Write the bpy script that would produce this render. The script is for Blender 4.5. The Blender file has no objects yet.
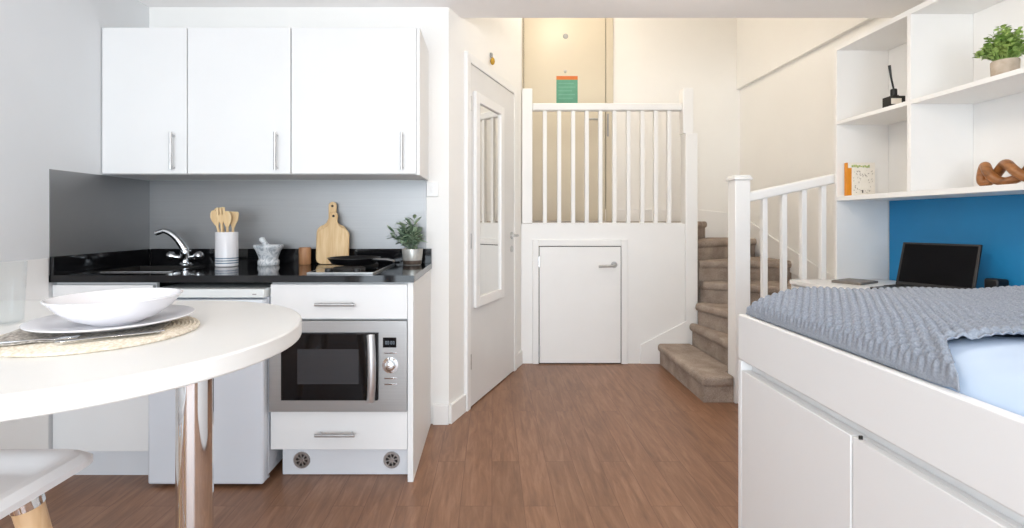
import bpy, bmesh, math, random
from math import sin, cos, pi, radians, sqrt, atan2
from mathutils import Vector, Matrix
import numpy as np

random.seed(7)
scn = bpy.context.scene
COL = scn.collection
EYE = 1.12

# ------------------------------------------------------------------ materials
def srgb(r, g, b):
    def f(c):
        c /= 255.0
        return c / 12.92 if c <= 0.04045 else ((c + 0.055) / 1.055) ** 2.4
    return (f(r), f(g), f(b), 1.0)

def base_mat(name, color, rough=0.5, metal=0.0, spec=0.5, **kw):
    m = bpy.data.materials.new(name)
    m.use_nodes = True
    nt = m.node_tree
    p = nt.nodes['Principled BSDF']
    p.inputs['Base Color'].default_value = color
    p.inputs['Roughness'].default_value = rough
    p.inputs['Metallic'].default_value = metal
    p.inputs['Specular IOR Level'].default_value = spec
    for k, v in kw.items():
        p.inputs[k.replace('_', ' ')].default_value = v
    return m, nt, p

def N(nt, t, **inp):
    n = nt.nodes.new(t)
    for k, v in inp.items():
        n.inputs[k.replace('_', ' ')].default_value = v
    return n

def coords(nt, scale=(1, 1, 1), rot=(0, 0, 0)):
    tc = nt.nodes.new('ShaderNodeTexCoord')
    mp = nt.nodes.new('ShaderNodeMapping')
    mp.inputs['Scale'].default_value = scale
    mp.inputs['Rotation'].default_value = rot
    nt.links.new(tc.outputs['Object'], mp.inputs['Vector'])
    return mp.outputs['Vector']

def ramp(nt, stops):
    r = nt.nodes.new('ShaderNodeValToRGB')
    e = r.color_ramp.elements
    while len(e) < len(stops):
        e.new(0.5)
    for i, (pos, c) in enumerate(stops):
        e[i].position = pos
        e[i].color = c
    return r

def add_bump(nt, p, height_socket, strength=0.2, dist=0.002):
    b = nt.nodes.new('ShaderNodeBump')
    b.inputs['Strength'].default_value = strength
    b.inputs['Distance'].default_value = dist
    nt.links.new(height_socket, b.inputs['Height'])
    nt.links.new(b.outputs['Normal'], p.inputs['Normal'])

def noise_mat(name, c1, c2, scale=(8, 8, 8), rough=0.5, metal=0.0, spec=0.5, detail=4.0, bump=0.0, bdist=0.002, lo=0.35, hi=0.65, **kw):
    m, nt, p = base_mat(name, c1, rough, metal, spec, **kw)
    v = coords(nt, scale)
    n = N(nt, 'ShaderNodeTexNoise', Scale=1.0, Detail=detail)
    nt.links.new(v, n.inputs['Vector'])
    r = ramp(nt, [(lo, c1), (hi, c2)])
    nt.links.new(n.outputs['Fac'], r.inputs['Fac'])
    nt.links.new(r.outputs['Color'], p.inputs['Base Color'])
    if bump:
        add_bump(nt, p, n.outputs['Fac'], bump, bdist)
    return m

def g(v):
    return (v, v, v, 1)

M = {}
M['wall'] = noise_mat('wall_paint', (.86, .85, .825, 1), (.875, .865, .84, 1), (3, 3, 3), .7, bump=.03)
M['wall_shaded'] = noise_mat('wall_paint_left_shaded', (.70, .715, .73, 1), (.72, .735, .75, 1), (3, 3, 3), .7, bump=.03)  # white wall paint darkened and cooled: the left wall's dimmer light in its colour
M['ceil'] = noise_mat('ceiling_paint', (.92, .90, .89, 1), (.93, .91, .90, 1), (4, 4, 4), .8)
M['gloss'] = noise_mat('white_gloss_paint', (.85, .845, .83, 1), (.865, .86, .845, 1), (5, 5, 5), .4)
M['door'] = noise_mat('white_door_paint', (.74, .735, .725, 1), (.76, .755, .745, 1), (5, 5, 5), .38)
M['cream'] = noise_mat('cream_door_paint', (.62, .56, .45, 1), (.65, .59, .47, 1), (2, 2, 2), .34, spec=.35)
M['cab'] = noise_mat('cabinet_white', (.79, .79, .785, 1), (.805, .805, .80, 1), (3, 3, 3), .48)
M['carcass'] = noise_mat('cabinet_carcass', (.76, .76, .76, 1), (.78, .78, .78, 1), (3, 3, 3), .4)
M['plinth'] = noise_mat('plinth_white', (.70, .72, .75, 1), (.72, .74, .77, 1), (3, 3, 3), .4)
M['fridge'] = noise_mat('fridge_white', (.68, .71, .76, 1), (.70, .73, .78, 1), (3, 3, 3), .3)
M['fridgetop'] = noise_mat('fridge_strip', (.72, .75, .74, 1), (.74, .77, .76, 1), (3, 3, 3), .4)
M['table'] = noise_mat('table_laminate', (.80, .79, .76, 1), (.82, .81, .78, 1), (6, 6, 6), .35)
M['unit'] = noise_mat('shelf_white', (.85, .84, .82, 1), (.865, .855, .835, 1), (3, 3, 3), .4)
M['bed'] = noise_mat('bed_white', (.86, .86, .855, 1), (.87, .87, .865, 1), (3, 3, 3), .4)
M['steelbar'] = noise_mat('satin_nickel', (.50, .50, .50, 1), (.58, .58, .58, 1), (30, 30, 30), .32, 1.0)
M['satin'] = noise_mat('pale_satin_steel', (.72, .72, .73, 1), (.78, .78, .79, 1), (30, 30, 30), .5, 1.0)
M['chrome'] = noise_mat('chrome', (.74, .76, .78, 1), (.78, .80, .82, 1), (4, 4, 4), .06, 1.0)
M['black'] = noise_mat('black_plastic', (.006, .006, .007, 1), (.010, .010, .011, 1), (20, 20, 20), .35)
M['blackmatt'] = noise_mat('black_matt', (.010, .009, .008, 1), (.016, .014, .012, 1), (20, 20, 20), .55)
M['glassblack'] = noise_mat('black_glass', (.004, .004, .005, 1), (.006, .006, .007, 1), (5, 5, 5), .06, spec=.3)
M['screen'] = noise_mat('laptop_screen', (.004, .004, .005, 1), (.006, .006, .007, 1), (5, 5, 5), .3, spec=.06)
M['window_grey'] = noise_mat('microwave_mesh_window', (.035, .035, .038, 1), (.055, .055, .06, 1), (600, 600, 600), .12, spec=.3)
M['ceramic'] = noise_mat('white_ceramic', (.80, .79, .81, 1), (.83, .82, .84, 1), (4, 4, 4), .18)
M['dark_gap'] = noise_mat('gap_shade', (.02, .018, .016, 1), (.03, .027, .025, 1), (4, 4, 4), .8)  # near-black colour standing in for the shade inside gaps and holes
M['blue'] = noise_mat('blue_panel', srgb(20, 128, 184), srgb(26, 136, 192), (2, 2, 2), .5)
M['duvet'] = noise_mat('pale_blue_cotton', srgb(194, 212, 234), srgb(202, 219, 239), (6, 6, 6), .85, bump=.25, bdist=.006, detail=3)
M['soil'] = noise_mat('dark_soil', (.02, .015, .01, 1), (.05, .035, .025, 1), (80, 80, 80), .9)
M['concrete'] = noise_mat('beige_concrete', srgb(176, 160, 142), srgb(196, 182, 166), (25, 25, 25), .85, bump=.2)
M['leaf_a'] = noise_mat('leaf_green', srgb(104, 140, 60), srgb(186, 208, 124), (30, 30, 30), .5)
M['leaf_b'] = noise_mat('leaf_sage', srgb(84, 110, 84), srgb(164, 182, 154), (30, 30, 30), .55)
M['grey_plastic'] = noise_mat('grey_plastic', g(.30), g(.34), (20, 20, 20), .5)
M['amber'] = noise_mat('amber_plastic', srgb(176, 134, 26), srgb(196, 152, 40), (20, 20, 20), .4)
M['green_paper'] = noise_mat('green_paper', srgb(84, 146, 122), srgb(94, 154, 130), (14, 14, 14), .6)
M['orange_paper'] = noise_mat('orange_paper', srgb(196, 104, 40), srgb(206, 112, 46), (14, 14, 14), .6)
M['pale_green'] = noise_mat('notice_print', srgb(104, 162, 140), srgb(110, 168, 146), (14, 14, 14), .6)
M['book_white'] = noise_mat('book_cover', srgb(238, 232, 222), srgb(232, 226, 214), (30, 30, 30), .5)
M['book_orange'] = noise_mat('book_spine', srgb(226, 146, 32), srgb(216, 134, 24), (30, 30, 30), .5)
M['book_green'] = noise_mat('book_print_green', srgb(120, 170, 130), srgb(200, 190, 80), (120, 120, 120), .5)
M['book_grey'] = noise_mat('book_print_grey', srgb(150, 140, 128), srgb(190, 180, 168), (120, 120, 120), .5)
M['paper'] = noise_mat('page_edges', srgb(236, 230, 216), srgb(226, 220, 206), (5, 5, 300), .8)
M['grey_cover'] = noise_mat('grey_notebook', srgb(120, 112, 104), srgb(132, 124, 116), (20, 20, 20), .5)
M['cream_label'] = noise_mat('cream_label', srgb(226, 216, 202), srgb(232, 222, 208), (20, 20, 20), .6)
M['napkin'] = noise_mat('mottled_napkin', srgb(128, 122, 114), srgb(206, 198, 188), (160, 160, 160), .9, bump=.3)
M['silver_pot'] = noise_mat('silver_glaze', srgb(180, 178, 172), srgb(206, 204, 198), (20, 20, 20), .3, .35)
M['pot_dark'] = noise_mat('dark_glaze', srgb(84, 72, 64), srgb(104, 92, 82), (20, 20, 20), .35, .2)
M['stripe_blue'] = noise_mat('blue_glaze', srgb(92, 116, 136), srgb(110, 134, 152), (20, 20, 20), .25)
M['lcd'] = noise_mat('clock_digits', (.30, .36, .42, 1), (.34, .40, .46, 1), (20, 20, 20), .4)
M['seat'] = noise_mat('white_moulded_plastic', (.80, .80, .81, 1), (.82, .82, .83, 1), (4, 4, 4), .28)

def brushed(name, c, rough, axis):
    sc = [6, 6, 6]
    sc = {'x': (2, 300, 300), 'z': (300, 300, 2)}[axis]
    m, nt, p = base_mat(name, (*c, 1), rough, 1.0)
    v = coords(nt, sc)
    n = N(nt, 'ShaderNodeTexNoise', Scale=1.0, Detail=3.0)
    nt.links.new(v, n.inputs['Vector'])
    r = ramp(nt, [(.3, (c[0] * .96, c[1] * .96, c[2] * .96, 1)), (.7, (c[0] * 1.03, c[1] * 1.03, c[2] * 1.03, 1))])
    nt.links.new(n.outputs['Fac'], r.inputs['Fac'])
    nt.links.new(r.outputs['Color'], p.inputs['Base Color'])
    add_bump(nt, p, n.outputs['Fac'], .02, .0003)
    return m
M['splash'] = brushed('brushed_steel_sheet', (.36, .362, .365), .5, 'x')
M['steel'] = brushed('brushed_steel_fascia', (.41, .405, .40), .38, 'x')

def granite():
    m, nt, p = base_mat('black_granite', (.006, .006, .007, 1), .07, 0, .38)
    v = coords(nt, (260, 260, 260))
    n = N(nt, 'ShaderNodeTexVoronoi', Scale=1.0)
    nt.links.new(v, n.inputs['Vector'])
    r = ramp(nt, [(.0, (.10, .10, .11, 1)), (.16, (.007, .007, .008, 1))])
    nt.links.new(n.outputs['Distance'], r.inputs['Fac'])
    nt.links.new(r.outputs['Color'], p.inputs['Base Color'])
    return m
M['granite'] = granite()

def wood(name, c1, c2, scale=(60, 60, 4), rough=.5):
    m, nt, p = base_mat(name, c1, rough)
    v = coords(nt, scale)
    n = N(nt, 'ShaderNodeTexNoise', Scale=1.0, Detail=5.0, Distortion=.6)
    nt.links.new(v, n.inputs['Vector'])
    r = ramp(nt, [(.3, c1), (.7, c2)])
    nt.links.new(n.outputs['Fac'], r.inputs['Fac'])
    nt.links.new(r.outputs['Color'], p.inputs['Base Color'])
    add_bump(nt, p, n.outputs['Fac'], .08, .001)
    return m
M['wood_pale'] = wood('pale_beech', srgb(222, 188, 138), srgb(238, 212, 168))
M['wood_board'] = wood('board_wood', srgb(214, 176, 124), srgb(234, 204, 158))
M['wood_mid'] = wood('mid_brown_wood', srgb(160, 112, 76), srgb(188, 140, 100))
M['wood_knot'] = wood('carved_brown_wood', srgb(112, 68, 30), srgb(168, 112, 64), (40, 9, 40), .38)
M['wood_leg'] = wood('beech_leg', srgb(216, 176, 130), srgb(234, 200, 158))

def marble():
    m, nt, p = base_mat('grey_marble', g(.7), .3)
    v = coords(nt, (22, 22, 22))
    n = N(nt, 'ShaderNodeTexNoise', Scale=1.0, Detail=6.0, Distortion=1.6)
    nt.links.new(v, n.inputs['Vector'])
    r = ramp(nt, [(.36, (.36, .40, .44, 1)), (.47, (.76, .78, .80, 1)), (.55, (.80, .82, .84, 1)), (.62, (.50, .54, .58, 1))])
    nt.links.new(n.outputs['Fac'], r.inputs['Fac'])
    nt.links.new(r.outputs['Color'], p.inputs['Base Color'])
    return m
M['marble'] = marble()

def floor_mat():
    m, nt, p = base_mat('wood_plank_floor', (.2, .1, .06, 1), .36, 0, .5)
    # planks run along world Y
    vb = coords(nt, (1, 1, 1), (0, 0, pi / 2))
    br = nt.nodes.new('ShaderNodeTexBrick')
    br.offset = .37
    br.inputs['Color1'].default_value = g(0)
    br.inputs['Color2'].default_value = g(1)
    br.inputs['Mortar'].default_value = g(.5)
    br.inputs['Scale'].default_value = 1.0
    br.inputs['Mortar Size'].default_value = .0012
    br.inputs['Bias'].default_value = 0.0
    br.inputs['Brick Width'].default_value = .95
    br.inputs['Row Height'].default_value = .125
    nt.links.new(vb, br.inputs['Vector'])
    vg = coords(nt, (34, 4.2, 1))
    # shift the grain by plank tone
    add = nt.nodes.new('ShaderNodeVectorMath'); add.operation = 'ADD'
    sc = nt.nodes.new('ShaderNodeVectorMath'); sc.operation = 'SCALE'
    sc.inputs['Scale'].default_value = 37.0
    nt.links.new(br.outputs['Color'], sc.inputs[0])
    nt.links.new(vg, add.inputs[0]); nt.links.new(sc.outputs[0], add.inputs[1])
    n = N(nt, 'ShaderNodeTexNoise', Scale=1.0, Detail=7.0, Roughness=.62, Distortion=.5)
    nt.links.new(add.outputs[0], n.inputs['Vector'])
    r = ramp(nt, [(.25, srgb(110, 77, 57)), (.5, srgb(136, 98, 73)), (.75, srgb(158, 120, 94))])
    nt.links.new(n.outputs['Fac'], r.inputs['Fac'])
    tone = ramp(nt, [(0, g(.90)), (1, g(1.03))])
    nt.links.new(br.outputs['Color'], tone.inputs['Fac'])
    mx = nt.nodes.new('ShaderNodeMix'); mx.data_type = 'RGBA'; mx.blend_type = 'MULTIPLY'
    mx.inputs[0].default_value = 1.0
    nt.links.new(r.outputs['Color'], mx.inputs[6]); nt.links.new(tone.outputs['Color'], mx.inputs[7])
    mj = nt.nodes.new('ShaderNodeMix'); mj.data_type = 'RGBA'
    mj.inputs[7].default_value = srgb(108, 72, 54)
    nt.links.new(br.outputs['Fac'], mj.inputs[0])
    nt.links.new(mx.outputs[2], mj.inputs[6])
    nt.links.new(mj.outputs[2], p.inputs['Base Color'])
    add_bump(nt, p, n.outputs['Fac'], .06, .001)
    return m
M['floor'] = floor_mat()

def carpet():
    m, nt, p = base_mat('taupe_carpet', (.2, .15, .11, 1), .95, 0, .1)
    v = coords(nt, (170, 170, 170))
    n = N(nt, 'ShaderNodeTexNoise', Scale=1.0, Detail=3.0)
    nt.links.new(v, n.inputs['Vector'])
    v2 = coords(nt, (9, 9, 9))
    n2 = N(nt, 'ShaderNodeTexNoise', Scale=1.0, Detail=3.0)
    nt.links.new(v2, n2.inputs['Vector'])
    ad = nt.nodes.new('ShaderNodeMath'); ad.operation = 'ADD'
    h = nt.nodes.new('ShaderNodeMath'); h.operation = 'MULTIPLY'; h.inputs[1].default_value = .5
    nt.links.new(n.outputs['Fac'], ad.inputs[0]); nt.links.new(n2.outputs['Fac'], ad.inputs[1])
    nt.links.new(ad.outputs[0], h.inputs[0])
    r = ramp(nt, [(.32, srgb(138, 123, 112)), (.68, srgb(192, 177, 164))])
    nt.links.new(h.outputs[0], r.inputs['Fac'])
    nt.links.new(r.outputs['Color'], p.inputs['Base Color'])
    add_bump(nt, p, n.outputs['Fac'], .9, .008)
    return m
M['carpet'] = carpet()

def knit():
    m, nt, p = base_mat('grey_knit', (.3, .32, .35, 1), .9, 0, .15)
    v = coords(nt, (220, 220, 220))
    n = N(nt, 'ShaderNodeTexNoise', Scale=1.0, Detail=2.0)
    nt.links.new(v, n.inputs['Vector'])
    r = ramp(nt, [(.3, srgb(138, 144, 154)), (.7, srgb(160, 166, 176))])
    nt.links.new(n.outputs['Fac'], r.inputs['Fac'])
    nt.links.new(r.outputs['Color'], p.inputs['Base Color'])
    add_bump(nt, p, n.outputs['Fac'], .4, .002)
    return m
M['knit'] = knit()

def straw():
    m, nt, p = base_mat('seagrass', (.7, .6, .45, 1), .8, 0, .2)
    v = coords(nt, (120, 120, 120))
    n = N(nt, 'ShaderNodeTexNoise', Scale=1.0, Detail=3.0)
    nt.links.new(v, n.inputs['Vector'])
    r = ramp(nt, [(.3, srgb(206, 192, 168)), (.65, srgb(238, 230, 216))])
    nt.links.new(n.outputs['Fac'], r.inputs['Fac'])
    nt.links.new(r.outputs['Color'], p.inputs['Base Color'])
    return m
M['straw'] = straw()

def mirror_mat():
    return noise_mat('mirror_silver', (.80, .80, .78, 1), (.81, .81, .79, 1), (2, 2, 2), .015, 1.0)
M['mirror'] = mirror_mat()
def glass_mat():
    m = bpy.data.materials.new('clear_glass'); m.use_nodes = True
    nt = m.node_tree; nt.nodes.clear()
    out = nt.nodes.new('ShaderNodeOutputMaterial')
    tr = nt.nodes.new('ShaderNodeBsdfTransparent'); gl = nt.nodes.new('ShaderNodeBsdfGlossy')
    gl.inputs['Roughness'].default_value = .03
    v = coords(nt, (5, 5, 5))
    n = N(nt, 'ShaderNodeTexNoise', Scale=1.0, Detail=1.0)
    nt.links.new(v, n.inputs['Vector'])
    r = ramp(nt, [(.3, (.96, .975, .98, 1)), (.7, (.985, .99, .99, 1))])
    nt.links.new(n.outputs['Fac'], r.inputs['Fac']); nt.links.new(r.outputs['Color'], tr.inputs['Color'])
    fr = nt.nodes.new('ShaderNodeLayerWeight'); fr.inputs['Blend'].default_value = .12
    mx = nt.nodes.new('ShaderNodeMixShader')
    fm = nt.nodes.new('ShaderNodeMath'); fm.operation = 'MULTIPLY'; fm.inputs[1].default_value = .45
    nt.links.new(fr.outputs['Facing'], fm.inputs[0]); nt.links.new(fm.outputs[0], mx.inputs['Fac']); nt.links.new(tr.outputs[0], mx.inputs[1]); nt.links.new(gl.outputs[0], mx.inputs[2])
    nt.links.new(mx.outputs[0], out.inputs['Surface'])
    return m
M['glass'] = glass_mat()

# ------------------------------------------------------------------ mesh helpers
class MB:
    """collects shapes in world coordinates; obj() links them as one mesh"""
    def __init__(s):
        s.bm = bmesh.new()
    def box(s, x0, x1, y0, y1, z0, z1, mi=0):
        v = [s.bm.verts.new(c) for c in ((x0, y0, z0), (x1, y0, z0), (x1, y1, z0), (x0, y1, z0),
                                         (x0, y0, z1), (x1, y0, z1), (x1, y1, z1), (x0, y1, z1))]
        for f in ((3, 2, 1, 0), (4, 5, 6, 7), (0, 1, 5, 4), (1, 2, 6, 5), (2, 3, 7, 6), (3, 0, 4, 7)):
            fc = s.bm.faces.new([v[i] for i in f]); fc.material_index = mi
        return s
    def obox(s, c, ax, half, mi=0):
        """oriented box: centre, three unit axes, half sizes"""
        c = Vector(c); A = [Vector(a).normalized() for a in ax]
        vs = []
        for k in (-1, 1):
            for (i, j) in ((-1, -1), (1, -1), (1, 1), (-1, 1)):
                vs.append(s.bm.verts.new(c + A[0] * half[0] * i + A[1] * half[1] * j + A[2] * half[2] * k))
        for f in ((3, 2, 1, 0), (4, 5, 6, 7), (0, 1, 5, 4), (1, 2, 6, 5), (2, 3, 7, 6), (3, 0, 4, 7)):
            fc = s.bm.faces.new([vs[i] for i in f]); fc.material_index = mi
        return s
    def prism(s, pts, z0, z1, mi=0):
        """polygon in plan extruded in z"""
        a = sum(pts[i][0] * pts[(i + 1) % len(pts)][1] - pts[(i + 1) % len(pts)][0] * pts[i][1] for i in range(len(pts)))
        if a < 0: pts = pts[::-1]
        lo = [s.bm.verts.new((x, y, z0)) for x, y in pts]
        hi = [s.bm.verts.new((x, y, z1)) for x, y in pts]
        n = len(pts)
        f = [s.bm.faces.new(lo[::-1]), s.bm.faces.new(hi)]
        for i in range(n):
            f.append(s.bm.faces.new((lo[i], lo[(i + 1) % n], hi[(i + 1) % n], hi[i])))
        for q in f: q.material_index = mi
        return s
    def extrude(s, pts, d, mi=0):
        """3D planar polygon extruded along vector d"""
        d = Vector(d)
        lo = [s.bm.verts.new(Vector(p)) for p in pts]
        hi = [s.bm.verts.new(Vector(p) + d) for p in pts]
        n = len(pts)
        f = [s.bm.faces.new(lo), s.bm.faces.new(hi[::-1])]
        for i in range(n):
            f.append(s.bm.faces.new((lo[(i + 1) % n], lo[i], hi[i], hi[(i + 1) % n])))
        for q in f: q.material_index = mi
        bmesh.ops.recalc_face_normals(s.bm, faces=f)
        return s
    def lathe(s, prof, c=(0, 0, 0), seg=40, axis=(0, 0, 1), mi=0, closed=False):
        """profile [(r, h)] revolved about axis through c"""
        ax = Vector(axis).normalized()
        q = Vector((0, 0, 1)).rotation_difference(ax).to_matrix()
        c = Vector(c)
        rings = []
        for r, h in prof:
            if r < 1e-6:
                rings.append([s.bm.verts.new(c + q @ Vector((0, 0, h)))])
            else:
                rings.append([s.bm.verts.new(c + q @ Vector((r * cos(2 * pi * k / seg), r * sin(2 * pi * k / seg), h))) for k in range(seg)])
        fs = []
        m = len(rings)
        for i in range(m if closed else m - 1):
            a, b = rings[i], rings[(i + 1) % m]
            for k in range(seg):
                k2 = (k + 1) % seg
                if len(a) == 1 and len(b) == 1: continue
                if len(a) == 1: fs.append(s.bm.faces.new((a[0], b[k2], b[k])))
                elif len(b) == 1: fs.append(s.bm.faces.new((a[k], a[k2], b[0])))
                else: fs.append(s.bm.faces.new((a[k], a[k2], b[k2], b[k])))
        if not closed:
            if len(rings[0]) > 1: fs.append(s.bm.faces.new(rings[0][::-1]))
            if len(rings[-1]) > 1: fs.append(s.bm.faces.new(rings[-1]))
        for f in fs: f.material_index = mi
        bmesh.ops.recalc_face_normals(s.bm, faces=fs)
        return s
    def cyl(s, p0, p1, r0, r1=None, seg=24, mi=0):
        p0, p1 = Vector(p0), Vector(p1)
        r1 = r0 if r1 is None else r1
        return s.lathe([(r0, 0), (r1, (p1 - p0).length)], p0, seg, p1 - p0, mi)
    def tube(s, pts, r, seg=12, closed=False, mi=0, flat=1.0):
        pts = [Vector(p) for p in pts]
        n = len(pts)
        rad = r if isinstance(r, (list, tuple)) else [r] * n
        rings = []
        up = None
        for i in range(n):
            if closed: t = (pts[(i + 1) % n] - pts[i - 1]).normalized()
            else: t = (pts[min(i + 1, n - 1)] - pts[max(i - 1, 0)]).normalized()
            if up is None:
                up = Vector((0, 0, 1)) if abs(t.z) < .9 else Vector((1, 0, 0))
            u = (up - t * up.dot(t)).normalized()
            up = u
            w = t.cross(u)
            rings.append([s.bm.verts.new(pts[i] + u * rad[i] * flat * cos(2 * pi * k / seg) + w * rad[i] * sin(2 * pi * k / seg)) for k in range(seg)])
        fs = []
        for i in range(n if closed else n - 1):
            a, b = rings[i], rings[(i + 1) % n]
            off = 0
            if closed and i == n - 1:
                off = min(range(seg), key=lambda o: sum((a[k].co - b[(k + o) % seg].co).length for k in range(seg)))
            for k in range(seg):
                fs.append(s.bm.faces.new((a[k], a[(k + 1) % seg], b[(k + 1 + off) % seg], b[(k + off) % seg])))
        if not closed:
            fs.append(s.bm.faces.new(rings[0][::-1])); fs.append(s.bm.faces.new(rings[-1]))
        for f in fs: f.material_index = mi
        bmesh.ops.recalc_face_normals(s.bm, faces=fs)
        return s
    def leaf(s, p, d, length, width, nrm, mi=0, bend=.25):
        """a small pointed leaf with a fold"""
        p = Vector(p); d = Vector(d).normalized(); nrm = Vector(nrm)
        side = d.cross(nrm)
        if side.length < 1e-4: side = d.cross(Vector((1, 0, 0)))
        side.normalize(); up = side.cross(d).normalized()
        prof = [(0, .12), (.3, .9), (.6, 1.0), (.85, .55), (1.0, 0.05)]
        rows = []
        for t, w in prof:
            c = p + d * length * t - up * length * bend * t * t
            rows.append([s.bm.verts.new(c - side * width * .5 * w + up * width * .12 * w), s.bm.verts.new(c), s.bm.verts.new(c + side * width * .5 * w + up * width * .12 * w)])
        for a, b in zip(rows, rows[1:]):
            for k in (0, 1):
                f = s.bm.faces.new((a[k], a[k + 1], b[k + 1], b[k])); f.material_index = mi
        return s
    def xform(s, mat):
        bmesh.ops.transform(s.bm, matrix=mat, verts=s.bm.verts)
        return s

ORG = {}
def org(o):
    return ORG.get(o.name, Vector((0, 0, 0)))

def obj(name, mb, mats, parent=None, loc=None, bevel=0.0, smooth=40, seg=2, subsurf=0):
    bm = mb.bm
    o0 = org(parent) if parent is not None else Vector(loc or (0, 0, 0))
    bmesh.ops.translate(bm, vec=-o0, verts=bm.verts)
    me = bpy.data.meshes.new(name)
    bm.to_mesh(me); bm.free()
    for m in (mats if isinstance(mats, (list, tuple)) else [mats]):
        me.materials.append(m)
    o = bpy.data.objects.new(name, me)
    COL.objects.link(o)
    if smooth:
        for p in me.polygons: p.use_smooth = True
        me.set_sharp_from_angle(angle=radians(smooth))
    if parent is not None:
        o.parent = parent
    else:
        o.location = o0
    ORG[o.name] = o0
    if bevel:
        b = o.modifiers.new('bevel', 'BEVEL')
        b.width = bevel; b.segments = seg; b.limit_method = 'ANGLE'; b.angle_limit = radians(40)
    if subsurf:
        sm = o.modifiers.new('sub', 'SUBSURF'); sm.levels = subsurf; sm.render_levels = subsurf
    return o

def tag(o, label, cat, group=None):
    o['label'] = label; o['category'] = cat
    if group: o['group'] = group
    return o

def thing(name, label, cat, loc, group=None):
    o = bpy.data.objects.new(name, None)
    o.empty_display_size = .05
    COL.objects.link(o)
    o.location = loc
    ORG[o.name] = Vector(loc)
    return tag(o, label, cat, group)

def struct(name, mb, mats, parent=None, **kw):
    o = obj(name, mb, mats, parent, **kw)
    if parent is None: o['kind'] = 'structure'
    return o

def sroot(name, loc):
    o = bpy.data.objects.new(name, None); COL.objects.link(o); o.location = loc
    o['kind'] = 'structure'; ORG[o.name] = Vector(loc)
    return o

# ------------------------------------------------------------------ room shell
XL, XR = -1.892, 2.42
YK, YB, YREAR = 2.67, 4.72, -2.2
ZC, ZT = 2.30, 3.45
YE = 2.81                                        # where the room's ceiling ends and the stairwell opens
CX, CY = -.238, 2.67                             # corner of kitchen wall and splayed wall
FX, FY = .228, 3.80                              # far end of the splayed wall
struct('floor', MB().box(XL - .1, XR + .1, YREAR - .1, YB + .1, -.1, 0), M['floor'])
struct('ceiling', MB().box(XL - .1, XR + .1, YREAR - .1, YE, ZC, ZC + .16), M['ceil'])
struct('ceiling_stairwell', MB().box(-.4, XR + .1, YE - .1, YB + .1, ZT, ZT + .1), M['ceil'])
struct('wall_bulkhead', MB().box(-.4, XR + .1, YE - .1, YE, ZC + .16, ZT), M['wall'])
struct('wall_left', MB().box(XL - .1, XL, YREAR - .1, YK + .1, 0, ZC), M['wall_shaded'])
struct('wall_kitchen', MB().prism([(XL, YK), (CX, YK), (CX + .041, YK + .1), (XL, YK + .1)], 0, ZC), M['wall'])
sd = Vector((FX - CX, FY - CY, 0)).normalized()  # along the splayed wall
sn = Vector((sd.y, -sd.x, 0))                    # out of it, into the room
b1 = Vector((CX + .041, YK + .1, 0)); 
struct('wall_splayed', MB().prism([(CX, CY), (FX, FY), (FX - .12, FY + .02), (CX - .10, CY + .101)], 0, ZT), M['wall'])
struct('wall_stairwell_left', MB().prism([(FX, FY), (.295, YB), (.17, YB), (FX - .12, FY + .02)], 0, ZT), M['wall'])
struct('wall_back', MB().box(.17, XR + .1, YB, YB + .1, 0, ZT), M['wall'])
struct('wall_right', MB().box(XR, XR + .1, YREAR - .1, YB, 0, ZT), M['wall'])
struct('trim_stairwell', MB().box(XR - .035, XR, YE, YB, 2.40, ZT), M['wall'], bevel=.004)
# rear wall behind the camera; unseen window sized and placed for its light
wx0, wx1, wz0, wz1 = -1.75, 1.25, .06, 2.15
struct('wall_rear', MB().box(XL, wx0, YREAR - .1, YREAR, 0, ZC).box(wx1, XR, YREAR - .1, YREAR, 0, ZC)
       .box(wx0, wx1, YREAR - .1, YREAR, 0, wz0).box(wx0, wx1, YREAR - .1, YREAR, wz1, ZC), M['wall'])
wf = MB()
for x in (wx0, (wx0 + wx1) / 2 - .03, wx1 - .06): wf.box(x, x + .06, YREAR - .08, YREAR - .02, wz0, wz1)
for z in (wz0, wz1 - .06): wf.box(wx0, wx1, YREAR - .08, YREAR - .02, z, z + .06)
struct('window_1', wf, M['gloss'])

# white boxing along the left wall, behind the table
struct('trim_left', MB().box(XL, XL + .006, .3, 2.058, 0, .962), M['gloss'], bevel=.002)
# baseboards
struct('baseboard_kitchen', MB().box(-.325, CX, YK - .016, YK, 0, .105).box(-.325, CX, YK - .012, YK, .105, .115), M['gloss'], bevel=.002)
def on_splay(t, off=0.0, z=0.0):
    p = Vector((CX, CY, 0)) + sd * t + sn * off
    return Vector((p.x, p.y, z))
L = (Vector((FX, FY, 0)) - Vector((CX, CY, 0))).length
def splay_box(mb, t0, t1, o0, o1, z0, z1, mi=0):
    c = (on_splay(t0, o0, z0) + on_splay(t1, o1, z1)) / 2
    return mb.obox(c, (sd, sn, (0, 0, 1)), ((t1 - t0) / 2, abs(o1 - o0) / 2, (z1 - z0) / 2), mi)
DT0, DT1 = .243, 1.008                            # door leaf along the splayed wall
struct('baseboard_splayed', splay_box(splay_box(MB(), 0, DT0 - .054, 0, .016, 0, .105), DT1 + .057, L - .005, 0, .016, 0, .105), M['gloss'], bevel=.002)

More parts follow.
